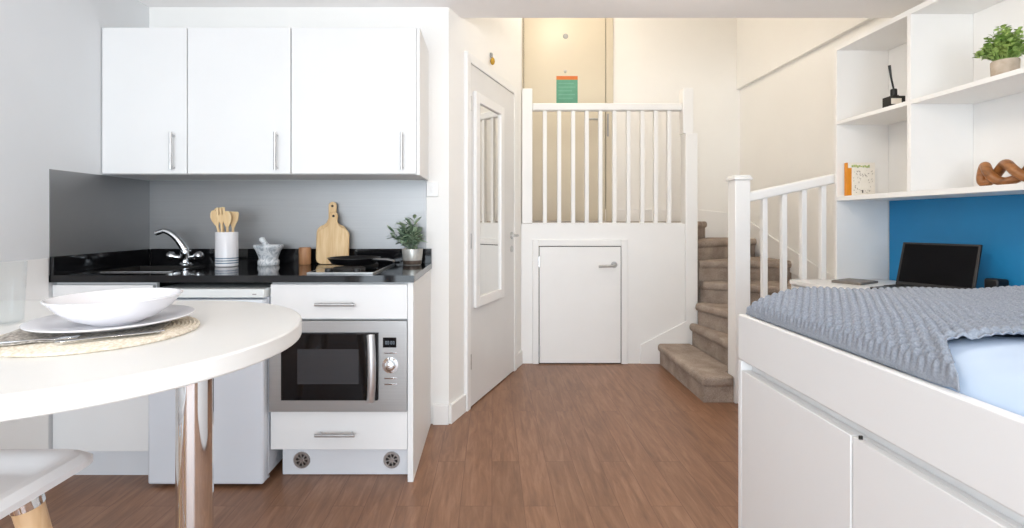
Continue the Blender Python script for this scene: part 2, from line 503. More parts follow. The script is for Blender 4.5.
# ---- door_1: white flush door in the splayed wall
d1 = sroot('door_1', on_splay(DT0, 0, 0))
DZ = 2.06
obj('door_frame', splay_box(splay_box(splay_box(MB(), DT0 - .052, DT0 - .004, 0, .024, 0, DZ + .060), DT1 + .004, DT1 + .055, 0, .024, 0, DZ + .060),
    DT0 - .004, DT1 + .004, 0, .024, DZ + .004, DZ + .060), M['gloss'], d1, bevel=.004)
obj('shadow_gap', splay_box(MB(), DT0 - .004, DT1 + .004, 0, .002, 0, DZ + .004), M['dark_gap'], d1)
obj('door_leaf', splay_box(MB(), DT0, DT1, .003, .018, .008, DZ), M['door'], d1, bevel=.002)
for z in (.28, 1.0, 1.82):
    obj('hinge', MB().cyl(on_splay(DT0 - .003, .020, z - .045), on_splay(DT0 - .003, .020, z + .045), .007, seg=10), M['steelbar'], d1)
hz = 1.015
hd = obj('door_handle', MB().cyl(on_splay(DT1 - .055, .018, hz), on_splay(DT1 - .055, .026, hz), .026, seg=24)
    .tube([on_splay(DT1 - .055, .024, hz), on_splay(DT1 - .055, .060, hz), on_splay(DT1 - .062, .070, hz), on_splay(DT1 - .085, .072, hz), on_splay(DT1 - .165, .070, hz)], .0095, 12), M['steelbar'], d1)
obj('keyhole', MB().cyl(on_splay(DT1 - .055, .018, hz - .10), on_splay(DT1 - .055, .023, hz - .10), .024, seg=20), M['steelbar'], d1)

# mirror hung on that door
mt0, mt1, mz0, mz1 = DT0 + .038, DT0 + .515, .595, 1.905
mr = thing('door_mirror', 'tall white-framed mirror hung on the white flush door', 'mirror', on_splay(mt0, .018, mz0))
fw = .060
mf = MB()
splay_box(mf, mt0, mt0 + fw, .0185, .040, mz0, mz1); splay_box(mf, mt1 - fw, mt1, .0185, .040, mz0, mz1)
splay_box(mf, mt0 + fw, mt1 - fw, .0185, .040, mz0, mz0 + fw); splay_box(mf, mt0 + fw, mt1 - fw, .0185, .040, mz1 - fw, mz1)
obj('frame', mf, M['gloss'], mr, bevel=.004)
obj('mirror_glass', splay_box(MB(), mt0 + fw - .004, mt1 - fw + .004, .0188, .026, mz0 + fw - .004, mz1 - fw + .004), M['mirror'], mr)

# small amber and grey hanger on the wall above the door
hp = on_splay(.595, .0, 2.20)
hk = thing('wall_hook', 'tiny grey and amber wall hook above the mirrored door', 'hook', hp)
obj('hook_plate', splay_box(MB(), .582, .608, .0005, .014, 2.208, 2.238), M['grey_plastic'], hk, bevel=.004)
obj('amber_tag', MB().lathe([(.0, 0), (.010, .006), (.016, .022), (.013, .040), (.006, .050), (0, .052)], on_splay(.595, .0165, 2.156), 16), M['amber'], hk)

# ---- understair wall, its cupboard door, and the stair string on it
YW = 3.80
X0, X1 = FX + .002, 1.515
cx0, cx1, cz1 = .372, 1.008, .918
struct('wall_landing', MB().box(X0, X1, YW, YW + .08, 0, 1.098), M['gloss'])
d2 = sroot('door_2', (cx0, YW, 0))
obj('door_frame', MB().box(cx0 - .055, cx0 - .006, YW - .018, YW, 0, cz1 + .055).box(cx1 + .006, cx1 + .055, YW - .018, YW, 0, cz1 + .055)
    .box(cx0 - .006, cx1 + .006, YW - .018, YW, cz1 + .006, cz1 + .055), M['gloss'], d2, bevel=.004)
obj('shadow_gap', MB().box(cx0 - .006, cx1 + .006, YW - .002, YW - .0005, 0, cz1 + .006), M['dark_gap'], d2)
obj('door_leaf', MB().box(cx0, cx1, YW - .014, YW - .003, .008, cz1), M['gloss'], d2, bevel=.002)
for z in (.10, .80):
    obj('hinge', MB().box(cx0 - .010, cx0 + .004, YW - .022, YW - .012, z - .045, z + .045), M['steelbar'], d2, bevel=.002)
hx, hz = .955, .778
obj('door_handle', MB().cyl((hx, YW - .014, hz), (hx, YW - .022, hz), .025, seg=24)
    .tube([(hx, YW - .02, hz), (hx, YW - .055, hz), (hx - .008, YW - .066, hz - .002), (hx - .03, YW - .068, hz - .006), (hx - .13, YW - .066, hz - .008)], .010, 12), M['steelbar'], d2)
obj('latch', MB().box(cx1 + .010, cx1 + .022, YW - .022, YW - .018, hz - .02, hz + .05), M['gloss'], d2)
struct('trim_stair', MB().extrude([(1.165, YW - .014, 0), (1.165, YW - .014, .150), (1.49, YW - .014, .318), (1.53, YW - .014, .345), (1.53, YW - .014, 0)], (0, .0135, 0)), M['gloss'], bevel=.004)

# ---- staircase: winders round the landing post
R = [((1.298, 3.785), (1.288, 2.966)), ((1.545, 3.785), (1.56, 3.064)), ((1.585, 3.77), (1.745, 3.064)), ((1.66, 3.80), (XR - .004, 3.32)),
     ((1.66, 3.86), (XR - .004, 3.88)), ((1.66, 3.93), (XR - .004, 4.40)), ((1.62, 3.96), (2.10, YB - .004))]
RI = .160
st = thing('staircase', 'taupe carpeted winding staircase rising beside the white understair wall', 'stairs', (1.30, 2.985, 0))
polys = [
    [R[0][0], R[0][1], (1.489, 2.985), (1.489, 3.064), R[1][1], R[1][0]],
    [R[1][0], R[1][1], R[2][1], R[2][0]],
    [R[2][0], R[2][1], (XR - .004, 3.064), R[3][1], R[3][0]],
    [R[3][0], R[3][1], R[4][1], R[4][0]],
    [R[4][0], R[4][1], R[5][1], R[5][0]],
    [R[5][0], R[5][1], (XR - .004, YB - .004), R[6][1], R[6][0]],
]
def step_mesh(poly, z0, z1):
    mb = MB()
    # riser body and a slightly proud rounded carpeted nosing
    a, b = Vector((*poly[0], 0)), Vector((*poly[1], 0))
    nrm = Vector(((b - a).y, -(b - a).x, 0)).normalized()
    cen = sum((Vector((*q, 0)) for q in poly), Vector()) / len(poly)
    if nrm.dot(cen - a) > 0: nrm = -nrm
    set_in = [(p[0] - nrm.x * .022, p[1] - nrm.y * .022) if k < 2 else p for k, p in enumerate(poly)]
    set_in = [(min(p[0], XR - .004), min(p[1], YB - .004)) for p in set_in]
    mb.prism(set_in, z0, z1 - .03)
    # rounded lip
    prof = []
    for k in range(9):
        t = -pi / 2 + pi * k / 8
        prof.append((cos(t) * .022, -.030 + .030 * sin(t)))
    rows = []
    def inside(x, y): return (min(x, XR - .004), min(y, YB - .004))
    for (o, h) in prof:
        off = nrm * (o - .022)
        rows.append([mb.bm.verts.new((*inside(a.x + off.x, a.y + off.y), z1 + h)), mb.bm.verts.new((*inside(b.x + off.x, b.y + off.y), z1 + h))])
    fs = []
    for r0, r1 in zip(rows, rows[1:]): fs.append(mb.bm.faces.new((r0[0], r0[1], r1[1], r1[0])))
    top = [rows[-1][0], rows[-1][1]] + [mb.bm.verts.new((p[0], p[1], z1)) for p in poly[2:]]
    bot = [rows[0][0], rows[0][1]] + [mb.bm.verts.new((p[0], p[1], z1 - .060)) for p in poly[2:]]
    fs.append(mb.bm.faces.new(top)); fs.append(mb.bm.faces.new(bot[::-1]))
    n = len(top)
    for k in range(1, n):
        k2 = (k + 1) % n
        if k2 == 0:
            fs.append(mb.bm.faces.new([r[0] for r in rows] + [top[k], bot[k]]))
        elif k == 1:
            fs.append(mb.bm.faces.new([bot[2], top[2]] + [r[1] for r in rows[::-1]]))
        else:
            fs.append(mb.bm.faces.new((bot[k], bot[k2], top[k2], top[k])))
    bmesh.ops.recalc_face_normals(mb.bm, faces=fs)
    return mb
for k, pl in enumerate(polys):
    z1 = RI * (k + 1)
    if k == 0:                                   # block step with a rounded pad wrapping its free corner
        mb0 = MB().prism([(1.314, 3.785), (1.304, 2.982), (1.489, 2.982), (1.489, 3.092), (1.55, 3.092), (1.545, 3.785)], .001, z1 - .03)
        mb0.prism([(1.298, 3.785), (1.288, 2.966), (1.489, 2.966), (1.489, 3.092), (1.56, 3.092), (1.545, 3.785)], z1 - .062, z1)
        def free(v): return v.co.z > z1 - .07 and (v.co.x < 1.2995 or v.co.y < 2.967)
        ed = [e for e in mb0.bm.edges if all(free(v) for v in e.verts) and not all(v.co.y > 3.7 for v in e.verts)
              and (all(v.co.x < 1.2995 for v in e.verts) or all(v.co.y < 2.967 for v in e.verts))]
        bmesh.ops.bevel(mb0.bm, geom=ed, offset=.024, segments=4, affect='EDGES', profile=.5, clamp_overlap=True)
        bmesh.ops.triangulate(mb0.bm, faces=[f for f in mb0.bm.faces if len(f.verts) > 4])
        obj('step', mb0, M['carpet'], st, smooth=60)
        continue
    obj('step', step_mesh(pl, 0.001, z1), M['carpet'], st, smooth=50)
lp = [R[6][0], R[6][1], (.30, YB - .004), (FX + .012, YW + .085), (1.515, YW + .085)]
obj('landing', step_mesh(lp, .95, 1.116), M['carpet'], st, smooth=50)
# wall string following the steps
obj('wall_string', MB().extrude([(XR - .003, 3.052, .50), (XR - .003, 3.052, .618), (XR - .003, 3.43, .735), (XR - .003, 4.18, .99), (XR - .003, YB - .02, 1.19), (XR - .003, YB - .02, .90)], (-.014, 0, 0))
    .extrude([(XR - .02, YB - .003, .90), (XR - .02, YB - .003, 1.19), (1.98, YB - .003, 1.235), (.34, YB - .003, 1.235), (.34, YB - .003, 1.1)], (0, -.014, 0)), M['gloss'], st, bevel=.003)

# ---- landing balustrade
lb = thing('landing_balustrade', 'white landing balustrade with ten square balusters above the cupboard door', 'balustrade', (.25, YW, 1.10))
def newel(x0, x1, y0, y1, z0, z1, cap=True):
    mb = MB().box(x0, x1, y0, y1, z0, z1)
    if cap:
        mb.box(x0 - .010, x1 + .010, y0 - .010, y1 + .010, z1, z1 + .016)
        mb.box(x0 - .003, x1 + .003, y0 - .003, y1 + .003, z1 + .016, z1 + .030)
    return mb
obj('newel_post', newel(.236, .318, YW + .002, YW + .075, 1.10, 2.163, cap=False), M['gloss'], lb, bevel=.004)
obj('newel_post', MB().box(1.517, 1.612, YW - .012, YW + .088, .0, 1.81).box(1.500, 1.580, YW - .006, YW + .075, 1.81, 2.165), M['gloss'], lb, bevel=.004)
obj('handrail', MB().box(.318, 1.500, YW + .008, YW + .068, 1.992, 2.050), M['gloss'], lb, bevel=.010, seg=3)
obj('base_rail', MB().box(.318, 1.500, YW + .012, YW + .062, 1.099, 1.107), M['gloss'], lb, bevel=.002)
bw = .015
for px in (545, 559.4, 573.4, 587, 600.7, 614.7, 628.7, 642.6, 656, 669.5):
    x = (px - 492) * (YW + .02) / 483.6
    obj('baluster', MB().box(x - bw, x + bw, YW + .023, YW + .053, 1.107, 1.993), M['gloss'], lb, bevel=.002)

# ---- stair balustrade, from the foot newel up to the right wall
YS = 2.985
sb = thing('stair_balustrade', 'white sloping stair balustrade with stout square newel post behind the bed', 'balustrade', (1.49, YS, 0))
obj('newel_post', newel(1.492, 1.585, YS - .02, YS + .075, 0, 1.372), M['gloss'], sb, bevel=.004)
def sloped(x0, x1, z0, dz, th, y0, y1):
    return MB().extrude([(x0, y0, z0), (x1, y0, z0 + dz * (x1 - x0)), (x1, y0, z0 + dz * (x1 - x0) + th), (x0, y0, z0 + th)], (0, y1 - y0, 0))
RS = .215
obj('handrail', sloped(1.585, XR - .003, 1.236, RS, .062, YS - .002, YS + .060), M['gloss'], sb, bevel=.012, seg=3)
obj('string_board', sloped(1.585, XR - .003, .02, .44, .42, YS + .005, YS + .055), M['gloss'], sb, bevel=.003)
for px in (764.8, 784.3, 804, 823.5, 843, 862.5):
    x = (px - 492) * (YS + .02) / 483.6
    zb = .44 + .44 * (x - 1.585)
    obj('baluster', MB().box(x - bw, x + bw, YS + .014, YS + .044, zb - .01, 1.240 + RS * (x - 1.585)), M['gloss'], sb, bevel=.002)

# ---- door_3: cream entrance door on the landing
ex0, ex1 = .312, 1.102
d3 = sroot('door_3', (ex0, YB, 1.116))
ez0, ez1 = 1.118, 3.13
obj('door_frame', MB().box(.2962, ex0 - .006, YB - .03, YB, ez0, ez1 + .06).box(ex1 + .006, ex1 + .075, YB - .03, YB, ez0, ez1 + .06)
    .box(ex0 - .006, ex1 + .006, YB - .03, YB, ez1 + .01, ez1 + .06), M['cream'], d3, bevel=.003)
obj('shadow_gap', MB().box(ex0 - .006, ex1 + .006, YB - .003, YB - .0005, ez0, ez1 + .01), M['dark_gap'], d3)
obj('door_leaf', MB().box(ex0, ex1, YB - .022, YB - .004, ez0 + .004, ez1), M['cream'], d3, bevel=.002)
obj('door_handle', MB().cyl((1.05, YB - .022, 2.10), (1.05, YB - .03, 2.10), .026, seg=20)
    .tube([(1.05, YB - .03, 2.10), (1.05, YB - .07, 2.10), (1.03, YB - .078, 2.10), (.93, YB - .078, 2.097)], .011, 10), M['steelbar'], d3)
obj('strike_plate', MB().box(ex1 + .012, ex1 + .03, YB - .034, YB - .03, 1.94, 2.16), M['grey_plastic'], d3)
obj('door_viewer', MB().lathe([(.0, .010), (.010, .010), (.014, .006), (.016, 0)], (.712, YB - .022, 2.575), 16, (0, -1, 0)), M['steelbar'], d3)
obj('door_disc', MB().lathe([(.0, .005), (.022, .005), (.026, 0)], (.715, YB - .022, 2.915), 24, (0, -1, 0)), M['grey_plastic'], d3)
nt_ = thing('door_notice', 'green notice with an orange header on the cream entrance door', 'sign', (.725, YB - .022, 2.255))
nx0, nx1, nz0, nz1 = .625, .832, 2.255, 2.527
obj('sheet', MB().box(nx0, nx1, YB - .0245, YB - .0225, nz0, nz1 - .035), M['green_paper'], nt_)
obj('header', MB().box(nx0, nx1, YB - .0245, YB - .0225, nz1 - .035, nz1), M['orange_paper'], nt_)
pl_ = MB()
for k, w in enumerate((.15, .165, .13, .16, .14)):
    pl_.box(nx0 + .02, nx0 + .02 + w, YB - .0252, YB - .0245, nz1 - .075 - .036 * k, nz1 - .067 - .036 * k)
obj('print_lines', pl_, M['pale_green'], nt_)
# ------------------------------------------------------------------ kitchen
YF = 2.078                                       # front plane of base units
# steel splashback sheets
tag(obj('splashback_sheet', MB().box(XL + .003, -.362, YK - .004, YK - .0005, .968, 1.345), M['splash'], loc=(-1.1, YK, .968)),
    'long brushed steel splashback sheet behind the kitchen worktop', 'splashback')
tag(obj('splashback_sheet', MB().box(XL + .0005, XL + .004, 2.066, YK - .005, .968, 1.342), M['splash'], loc=(XL, 2.37, .968)),
    'short brushed steel splashback sheet on the left wall', 'splashback')

# worktop with upstands; opening for the sink
WZ0, WZ1 = .858, .888
sx0, sx1, sy0, sy1 = -1.82, -1.468, 2.20, 2.50
wt = thing('worktop', 'glossy black speckled kitchen worktop with matching upstand', 'worktop', (-1.1, 2.37, WZ0))
wx_l, wx_r, wy_f = XL + .003, -.332, 2.062
obj('slab', MB().box(wx_l, sx0, wy_f, YK - .001, WZ0, WZ1).box(sx1, wx_r, wy_f, YK - .001, WZ0, WZ1)
    .box(sx0, sx1, wy_f, sy0, WZ0, WZ1).box(sx0, sx1, sy1, YK - .001, WZ0, WZ1), M['granite'], wt)
obj('upstand', MB().box(wx_l + .02, wx_r, YK - .026, YK - .005, WZ1, .968), M['granite'], wt, bevel=.001)
obj('upstand', MB().box(wx_l + .002, wx_l + .02, wy_f, YK - .026, WZ1, .968), M['granite'], wt, bevel=.001)

# sink
sk = thing('sink', 'black sink with steel front lip set in the worktop below the tap', 'sink', (-1.615, 2.35, .75))
obj('front_lip', MB().box(sx0 - .015, sx1 + .015, sy0 - .015, sy0 + .004, WZ1 + .0006, WZ1 + .0036), M['chrome'], sk, bevel=.001)
obj('rim', MB().box(sx0 - .015, sx1 + .015, sy1 - .004, sy1 + .015, WZ1 + .0006, WZ1 + .0036)
    .box(sx0 - .015, sx0 + .004, sy0, sy1, WZ1 + .0006, WZ1 + .0036).box(sx1 - .004, sx1 + .015, sy0, sy1, WZ1 + .0006, WZ1 + .0036), M['granite'], sk, bevel=.001)
obj('basin', MB().box(sx0 + .001, sx1 - .001, sy0 + .001, sy1 - .001, .745, .75).box(sx0 + .001, sx0 + .004, sy0 + .001, sy1 - .001, .75, WZ1)
    .box(sx1 - .004, sx1 - .001, sy0 + .001, sy1 - .001, .75, WZ1).box(sx0 + .004, sx1 - .004, sy0 + .001, sy0 + .004, .75, WZ1).box(sx0 + .004, sx1 - .004, sy1 - .004, sy1 - .001, .75, WZ1), M['blackmatt'], sk)
obj('drain', MB().lathe([(.0, .004), (.03, .004), (.036, 0)], (-1.615, 2.35, .7502), 24), M['chrome'], sk)

# tap
tx, ty = -1.618, 2.555
tp = thing('tap', 'chrome mixer tap with curved spout and two handles', 'tap', (tx, ty, WZ1 + .0006))
obj('body', MB().lathe([(.034, 0), (.034, .006), (.026, .014), (.024, .055), (.027, .065), (.024, .078), (.0, .082)], (tx, ty, WZ1 + .0006), 28), M['chrome'], tp)
spts = []
for k in range(15):
    t = k / 14
    spts.append((tx - .002 - .124 * t ** 1.25, ty - .025 * t, WZ1 + .07 + .112 * sin(min(1, t * 1.08) * pi / 2) - .010 * max(0, t - .85) / .15))
spts.append((spts[-1][0] - .014, spts[-1][1], spts[-1][2] - .004))
obj('spout', MB().tube(spts, [.020 - .008 * k / 15 for k in range(15)] + [.0125], 16), M['chrome'], tp)
for s_ in (-1, 1):
    lv = obj('tap_handle', MB().tube([(tx + s_ * .02, ty, WZ1 + .038), (tx + s_ * .05, ty - .004, WZ1 + .042), (tx + s_ * .062, ty - .006, WZ1 + .044)], [.012, .012, .018], 14)
        .lathe([(.0, -.004), (.019, -.002), (.024, .010), (.022, .026), (.014, .034), (0, .036)], (tx + s_ * .060, ty - .006, WZ1 + .044), 20, (s_, -.1, .25)), M['chrome'], tp)

# wall cabinets
UY = 2.34
def wall_cab(name, label, x0, x1, hx, endp=None):
    t = thing(name, label, 'cabinet', ((x0 + x1) / 2, YK, 1.347), 'wall cabinets over the worktop')
    mb = MB().box(x0 + .0005, x1 - .0005, UY + .021, YK - .001, 1.347, 2.056)
    obj('carcass', mb, M['carcass'], t)
    dr = obj('door', MB().box(x0 + .0015, x1 - .0015, UY, UY + .019, 1.349, 2.056), M['cab'], t, bevel=.0015)
    obj('handle', MB().tube([(hx, UY - .0005, 1.378), (hx, UY - .028, 1.378)], .005, 10).tube([(hx, UY - .0005, 1.532), (hx, UY - .028, 1.532)], .005, 10)
        .cyl((hx, UY - .030, 1.366), (hx, UY - .030, 1.546), .0065, seg=14), M['steelbar'], dr)
    if endp:
        obj('end_panel', MB().box(x1, x1 + endp, UY + .004, YK - .001, 1.342, 2.058), M['cab'], t, bevel=.001)
    return t
wall_cab('wall_cabinet', 'narrow white wall cabinet in the corner above the tap', -1.888, -1.476, -1.537)
wall_cab('wall_cabinet', 'middle white wall cabinet above the utensil pot and the mortar', -1.474, -.974, -1.038)
wall_cab('wall_cabinet', 'widest white wall cabinet above the chopping boards', -.972, -.366, -.433, .016)

# sink base cabinet
t = thing('sink_cabinet', 'white base cabinet under the sink beside the fridge', 'cabinet', (-1.66, 2.37, 0))
obj('carcass', MB().box(XL + .003, -1.455, YF + .021, YK - .03, .135, .74).box(XL + .003, -1.455, YF + .021, YF + .04, .74, .857), M['carcass'], t)
obj('door', MB().box(XL + .003, -1.457, YF, YF + .019, .130, .845), M['cab'], t, bevel=.0015)
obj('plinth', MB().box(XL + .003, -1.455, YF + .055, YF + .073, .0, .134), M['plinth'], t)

# under-counter fridge
t = thing('fridge', 'white undercounter fridge between sink cabinet and microwave', 'fridge', (-1.2, 2.3, 0))
fx0, fx1 = -1.446, -.960
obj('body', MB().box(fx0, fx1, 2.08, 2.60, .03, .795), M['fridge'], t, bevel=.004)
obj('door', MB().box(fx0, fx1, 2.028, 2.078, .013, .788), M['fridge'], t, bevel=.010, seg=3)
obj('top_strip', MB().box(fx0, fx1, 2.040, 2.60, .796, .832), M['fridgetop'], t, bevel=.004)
obj('badge', MB().box(fx1 - .050, fx1 - .034, 2.038, 2.040, .808, .813), M['grey_plastic'], t)
for x in (fx0 + .05, fx1 - .03):
    obj('foot', MB().lathe([(.016, 0), (.016, .006), (.009, .01), (.009, .03)], (x, 2.115, 0), 16), M['seat'], t)

# microwave housing cabinet
HX0, HX1 = -.953, -.362
t = thing('microwave_cabinet', 'white base unit with two drawers around the built-in microwave', 'cabinet', (-.65, 2.37, 0))
obj('carcass', MB().box(HX0, HX0 + .016, YF + .021, YK - .03, .135, .857).box(HX1 - .016, HX1, YF + .021, YK - .03, .135, .857)
    .box(HX0 + .016, HX1 - .016, YF + .021, YK - .03, .680, .857).box(HX0 + .016, HX1 - .016, YF + .021, YK - .03, .135, .310)
    .box(HX0 + .016, HX1 - .016, YK - .05, YK - .03, .310, .680), M['carcass'], t)
def drawer(z0, z1, zc):
    d = obj('drawer', MB().box(HX0 + .0015, HX1 - .002, YF, YF + .019, z0, z1), M['cab'], t, bevel=.0015)
    a, b = -.752, -.582
    obj('handle', MB().tube([(a + .018, YF - .0005, zc), (a + .018, YF - .028, zc)], .005, 10).tube([(b - .018, YF - .0005, zc), (b - .018, YF - .028, zc)], .005, 10)
        .cyl((a, YF - .030, zc), (b, YF - .030, zc), .0068, seg=14), M['steelbar'], d)
drawer(.699, .848, .765)
drawer(.138, .303, .211)
obj('end_panel', MB().box(HX1, -.338, YF - .004, YK - .001, .0, .857), M['cab'], t, bevel=.001)
pl = obj('plinth', MB().box(HX0 + .03, HX1, YF + .055, YF + .073, .003, .133), M['plinth'], t)
for x in (-.838, -.442):
    mb = MB().lathe([(.026, .003), (.037, .003), (.037, 0), (.026, 0)], (x, YF + .0545, .067), 28, (0, -1, 0), closed=True)
    mb.lathe([(.0, .0008), (.026, .0008)], (x, YF + .0545, .067), 28, (0, -1, 0), 1)
    for k in range(4):
        a = pi * k / 4 + .2
        mb.obox((x, YF + .053, .067), ((cos(a), 0, sin(a)), (0, 1, 0), (-sin(a), 0, cos(a))), (.028, .0012, .003), 0)
    mb.lathe([(.0, .004), (.009, .004), (.009, 0)], (x, YF + .0545, .067), 16, (0, -1, 0), 0)
    v = obj('vent', mb, [M['steelbar'], M['grey_plastic']], pl)
    v['label'] = 'round grey vent in the plinth'

# microwave
mw = thing('microwave', 'built-in brushed steel microwave with black glass door', 'microwave', (-.655, YF, .305))
mx0, mx1, mz0_, mz1_ = -.9525, -.3635, .3055, .6935
obj('casing', MB().box(mx0 + .03, mx1 - .03, YF + .004, YF + .42, mz0_ + .02, mz1_ - .025), M['blackmatt'], mw)
gx0, gx1, gz0, gz1 = -.898, -.484, .356, .644
fs_ = MB().box(mx0, gx0, YF - .014, YF + .004, mz0_, mz1_).box(gx1, mx1, YF - .014, YF + .004, mz0_, mz1_).box(gx0, gx1, YF - .014, YF + .004, mz0_, gz0).box(gx0, gx1, YF - .014, YF + .004, gz1, mz1_)
obj('fascia', fs_, M['steel'], mw)
dd = obj('door', MB().box(gx0 + .001, gx1 - .001, YF - .026, YF + .002, gz0 + .001, gz1 - .001), M['glassblack'], mw, bevel=.003)
obj('window', MB().box(-.826, -.566, YF - .0268, YF - .0255, .428, .576), M['window_grey'], dd)
hpts = []
for k in range(13):
    q = -1 + 2 * k / 12
    hpts.append((-.507 - .006 + .008 * (1 - q * q) * 0 - .010 * abs(q) ** 2 + .010, YF - .032 - .022 * (1 - q * q), .500 + .138 * q))
obj('handle', MB().tube(hpts, .021, 14, flat=.8), M['satin'], dd)
ds = obj('display', MB().box(-.466, -.408, YF - .0155, YF - .0135, .580, .623), M['glassblack'], mw, bevel=.001)
dg = MB()
def digit(mb, x, z, segs):
    w, h, th = .0062, .014, .0013
    S = {'a': (x, x + w, z + h - th, z + h), 'd': (x, x + w, z, z + th), 'g': (x, x + w, z + h / 2 - th / 2, z + h / 2 + th / 2),
         'f': (x, x + th, z + h / 2, z + h), 'b': (x + w - th, x + w, z + h / 2, z + h), 'e': (x, x + th, z, z + h / 2), 'c': (x + w - th, x + w, z, z + h / 2)}
    for s_ in segs:
        a, b, c, d = S[s_]; mb.box(a, b, YF - .0159, YF - .0154, c, d)
for k in range(4):
    digit(dg, -.455 + .0098 * k + (.003 if k > 1 else 0), .594, 'abcdef')
obj('digits', dg, M['lcd'], ds)
obj('dial', MB().lathe([(.0, .022), (.016, .022), (.021, .019), (.023, .004), (.034, .003), (.034, 0)], (-.434, YF - .0142, .505), 32, (0, -1, 0)), M['chrome'], mw)
for z in (.557, .449, .424):
    obj('button', MB().box(-.461, -.405, YF - .0165, YF - .0138, z - .0035, z + .0035), M['chrome'], mw, bevel=.001)

# socket plate on the wall by the splashback
sw = thing('switch_plate', 'white switch plate on the wall right of the steel splashback', 'switch', (-.312, YK, 1.29))
obj('plate', MB().box(-.360, -.295, YK - .009, YK - .0005, 1.255, 1.335), M['gloss'], sw, bevel=.003)
obj('rocker', MB().box(-.336, -.319, YK - .013, YK - .009, 1.278, 1.312), M['gloss'], sw, bevel=.002)

# ------------------------------------------------------------------ things on the worktop
W = WZ1 + .0006
# utensil pot
ux, uy = -1.360, 2.480
t = thing('utensil_pot', 'white ceramic utensil pot with blue stripes near its base', 'pot', (ux, uy, W))
obj('pot', MB().lathe([(0, 0), (.050, 0), (.0535, .004), (.0535, .172), (.0515, .175), (.0485, .172), (.0485, .012), (0, .010)], (ux, uy, W), 48), M['ceramic'], t)
for z in (.016, .028, .040):
    obj('stripe', MB().lathe([(.0530, z), (.0541, z), (.0541, z + .005), (.0530, z + .005)], (ux, uy, W), 48, closed=True), M['stripe_blue'], t)
UT = [('wooden_spatula', 'broad wooden spatula leaning left in the utensil pot', .006, .016, -.046, .012, .300, 'spat'),
      ('wooden_spoon', 'wooden spoon leaning furthest left in the utensil pot', .008, -.012, -.064, -.010, .288, 'spoon'),
      ('wooden_fork', 'slotted wooden fork upright in the middle of the utensil pot', -.006, -.020, -.020, -.022, .302, 'fork'),
      ('wooden_spoon', 'wooden spoon leaning right at the front of the utensil pot', .020, -.020, .012, -.020, .284, 'spoon'),
      ('wooden_spatula', 'narrow wooden spatula leaning right in the utensil pot', .022, .014, .030, .012, .280, 'spat')]
for (nm, lab, bx, by, txo, tyo, h, kind) in UT:
    p0 = Vector((ux + bx * .8, uy + by * .8, W + .016)); p1 = Vector((ux + txo, uy + tyo, W + h))
    d = (p1 - p0).normalized(); side = Vector((1, 0, 0)); side = (side - d * side.dot(d)).normalized(); nr = d.cross(side)
    Ln = (p1 - p0).length
    mb = MB()
    hl = .085
    mb.tube([p0, p0 + d * (Ln - hl + .008)], [.0065, .006], 10)
    def outline(prof):
        pts = [p0 + d * (Ln - hl) + d * (hl * a) + side * b for a, b in prof] + [p0 + d * (Ln - hl) + d * (hl * a) - side * b for a, b in prof[::-1]]
        return [q - nr * .003 for q in pts]
    if kind == 'spat':
        mb.extrude(outline([(0, .006), (.25, .014), (.5, .024), (.9, .026), (1.0, .021)]), nr * .006)
    elif kind == 'spoon':
        mb.extrude(outline([(0, .006), (.15, .012), (.35, .020), (.6, .023), (.85, .017), (.97, .008)]), nr * .007)
    else:
        mb.extrude(outline([(0, .006), (.2, .014), (.4, .022), (.55, .023)]), nr * .006)
        for q in (-1, 0, 1):
            c = p0 + d * (Ln - hl + hl * .76) + side * (.0165 * q)
            mb.obox(c, (side, nr, d), (.0048, .003, hl * .22))
    o = obj(nm, mb, M['wood_pale'], loc=tuple(p0), bevel=.0012)
    tag(o, lab, 'spatula' if kind == 'spat' else ('spoon' if kind == 'spoon' else 'fork'), 'wooden utensils in the striped pot')

# mortar and pestle
qx, qy = -1.176, 2.545
k_ = .90
o = obj('mortar', MB().lathe([(r * k_, h) for r, h in [(0, 0), (.056, 0), (.059, .004), (.059, .022), (.052, .032), (.056, .048), (.070, .080), (.077, .088), (.082, .098), (.080, .106), (.072, .106), (.060, .085), (.045, .055), (0, .045)]], (qx, qy, W), 44), M['marble'], loc=(qx, qy, W))
tag(o, 'grey and white marble mortar bowl on the worktop', 'mortar')
o = obj('pestle', MB().tube([(qx + .018, qy - .005, W + .070), (qx - .004, qy, W + .095), (qx - .024, qy + .004, W + .118), (qx - .040, qy + .008, W + .136), (qx - .045, qy + .009, W + .142)], [.022, .016, .0125, .015, .009], 16), M['marble'], loc=(qx, qy, W + .06))
tag(o, 'pale marble pestle leaning in the mortar', 'pestle')

# small wooden pot
jx, jy = -1.000, 2.585
o = obj('wooden_jar', MB().lathe([(0, 0), (.029, 0), (.031, .003), (.031, .086), (.029, .090), (.026, .090), (.025, .084), (0, .083)], (jx, jy, W), 32), M['wood_mid'], loc=(jx, jy, W))
tag(o, 'small brown wooden jar beside the chopping boards', 'jar')

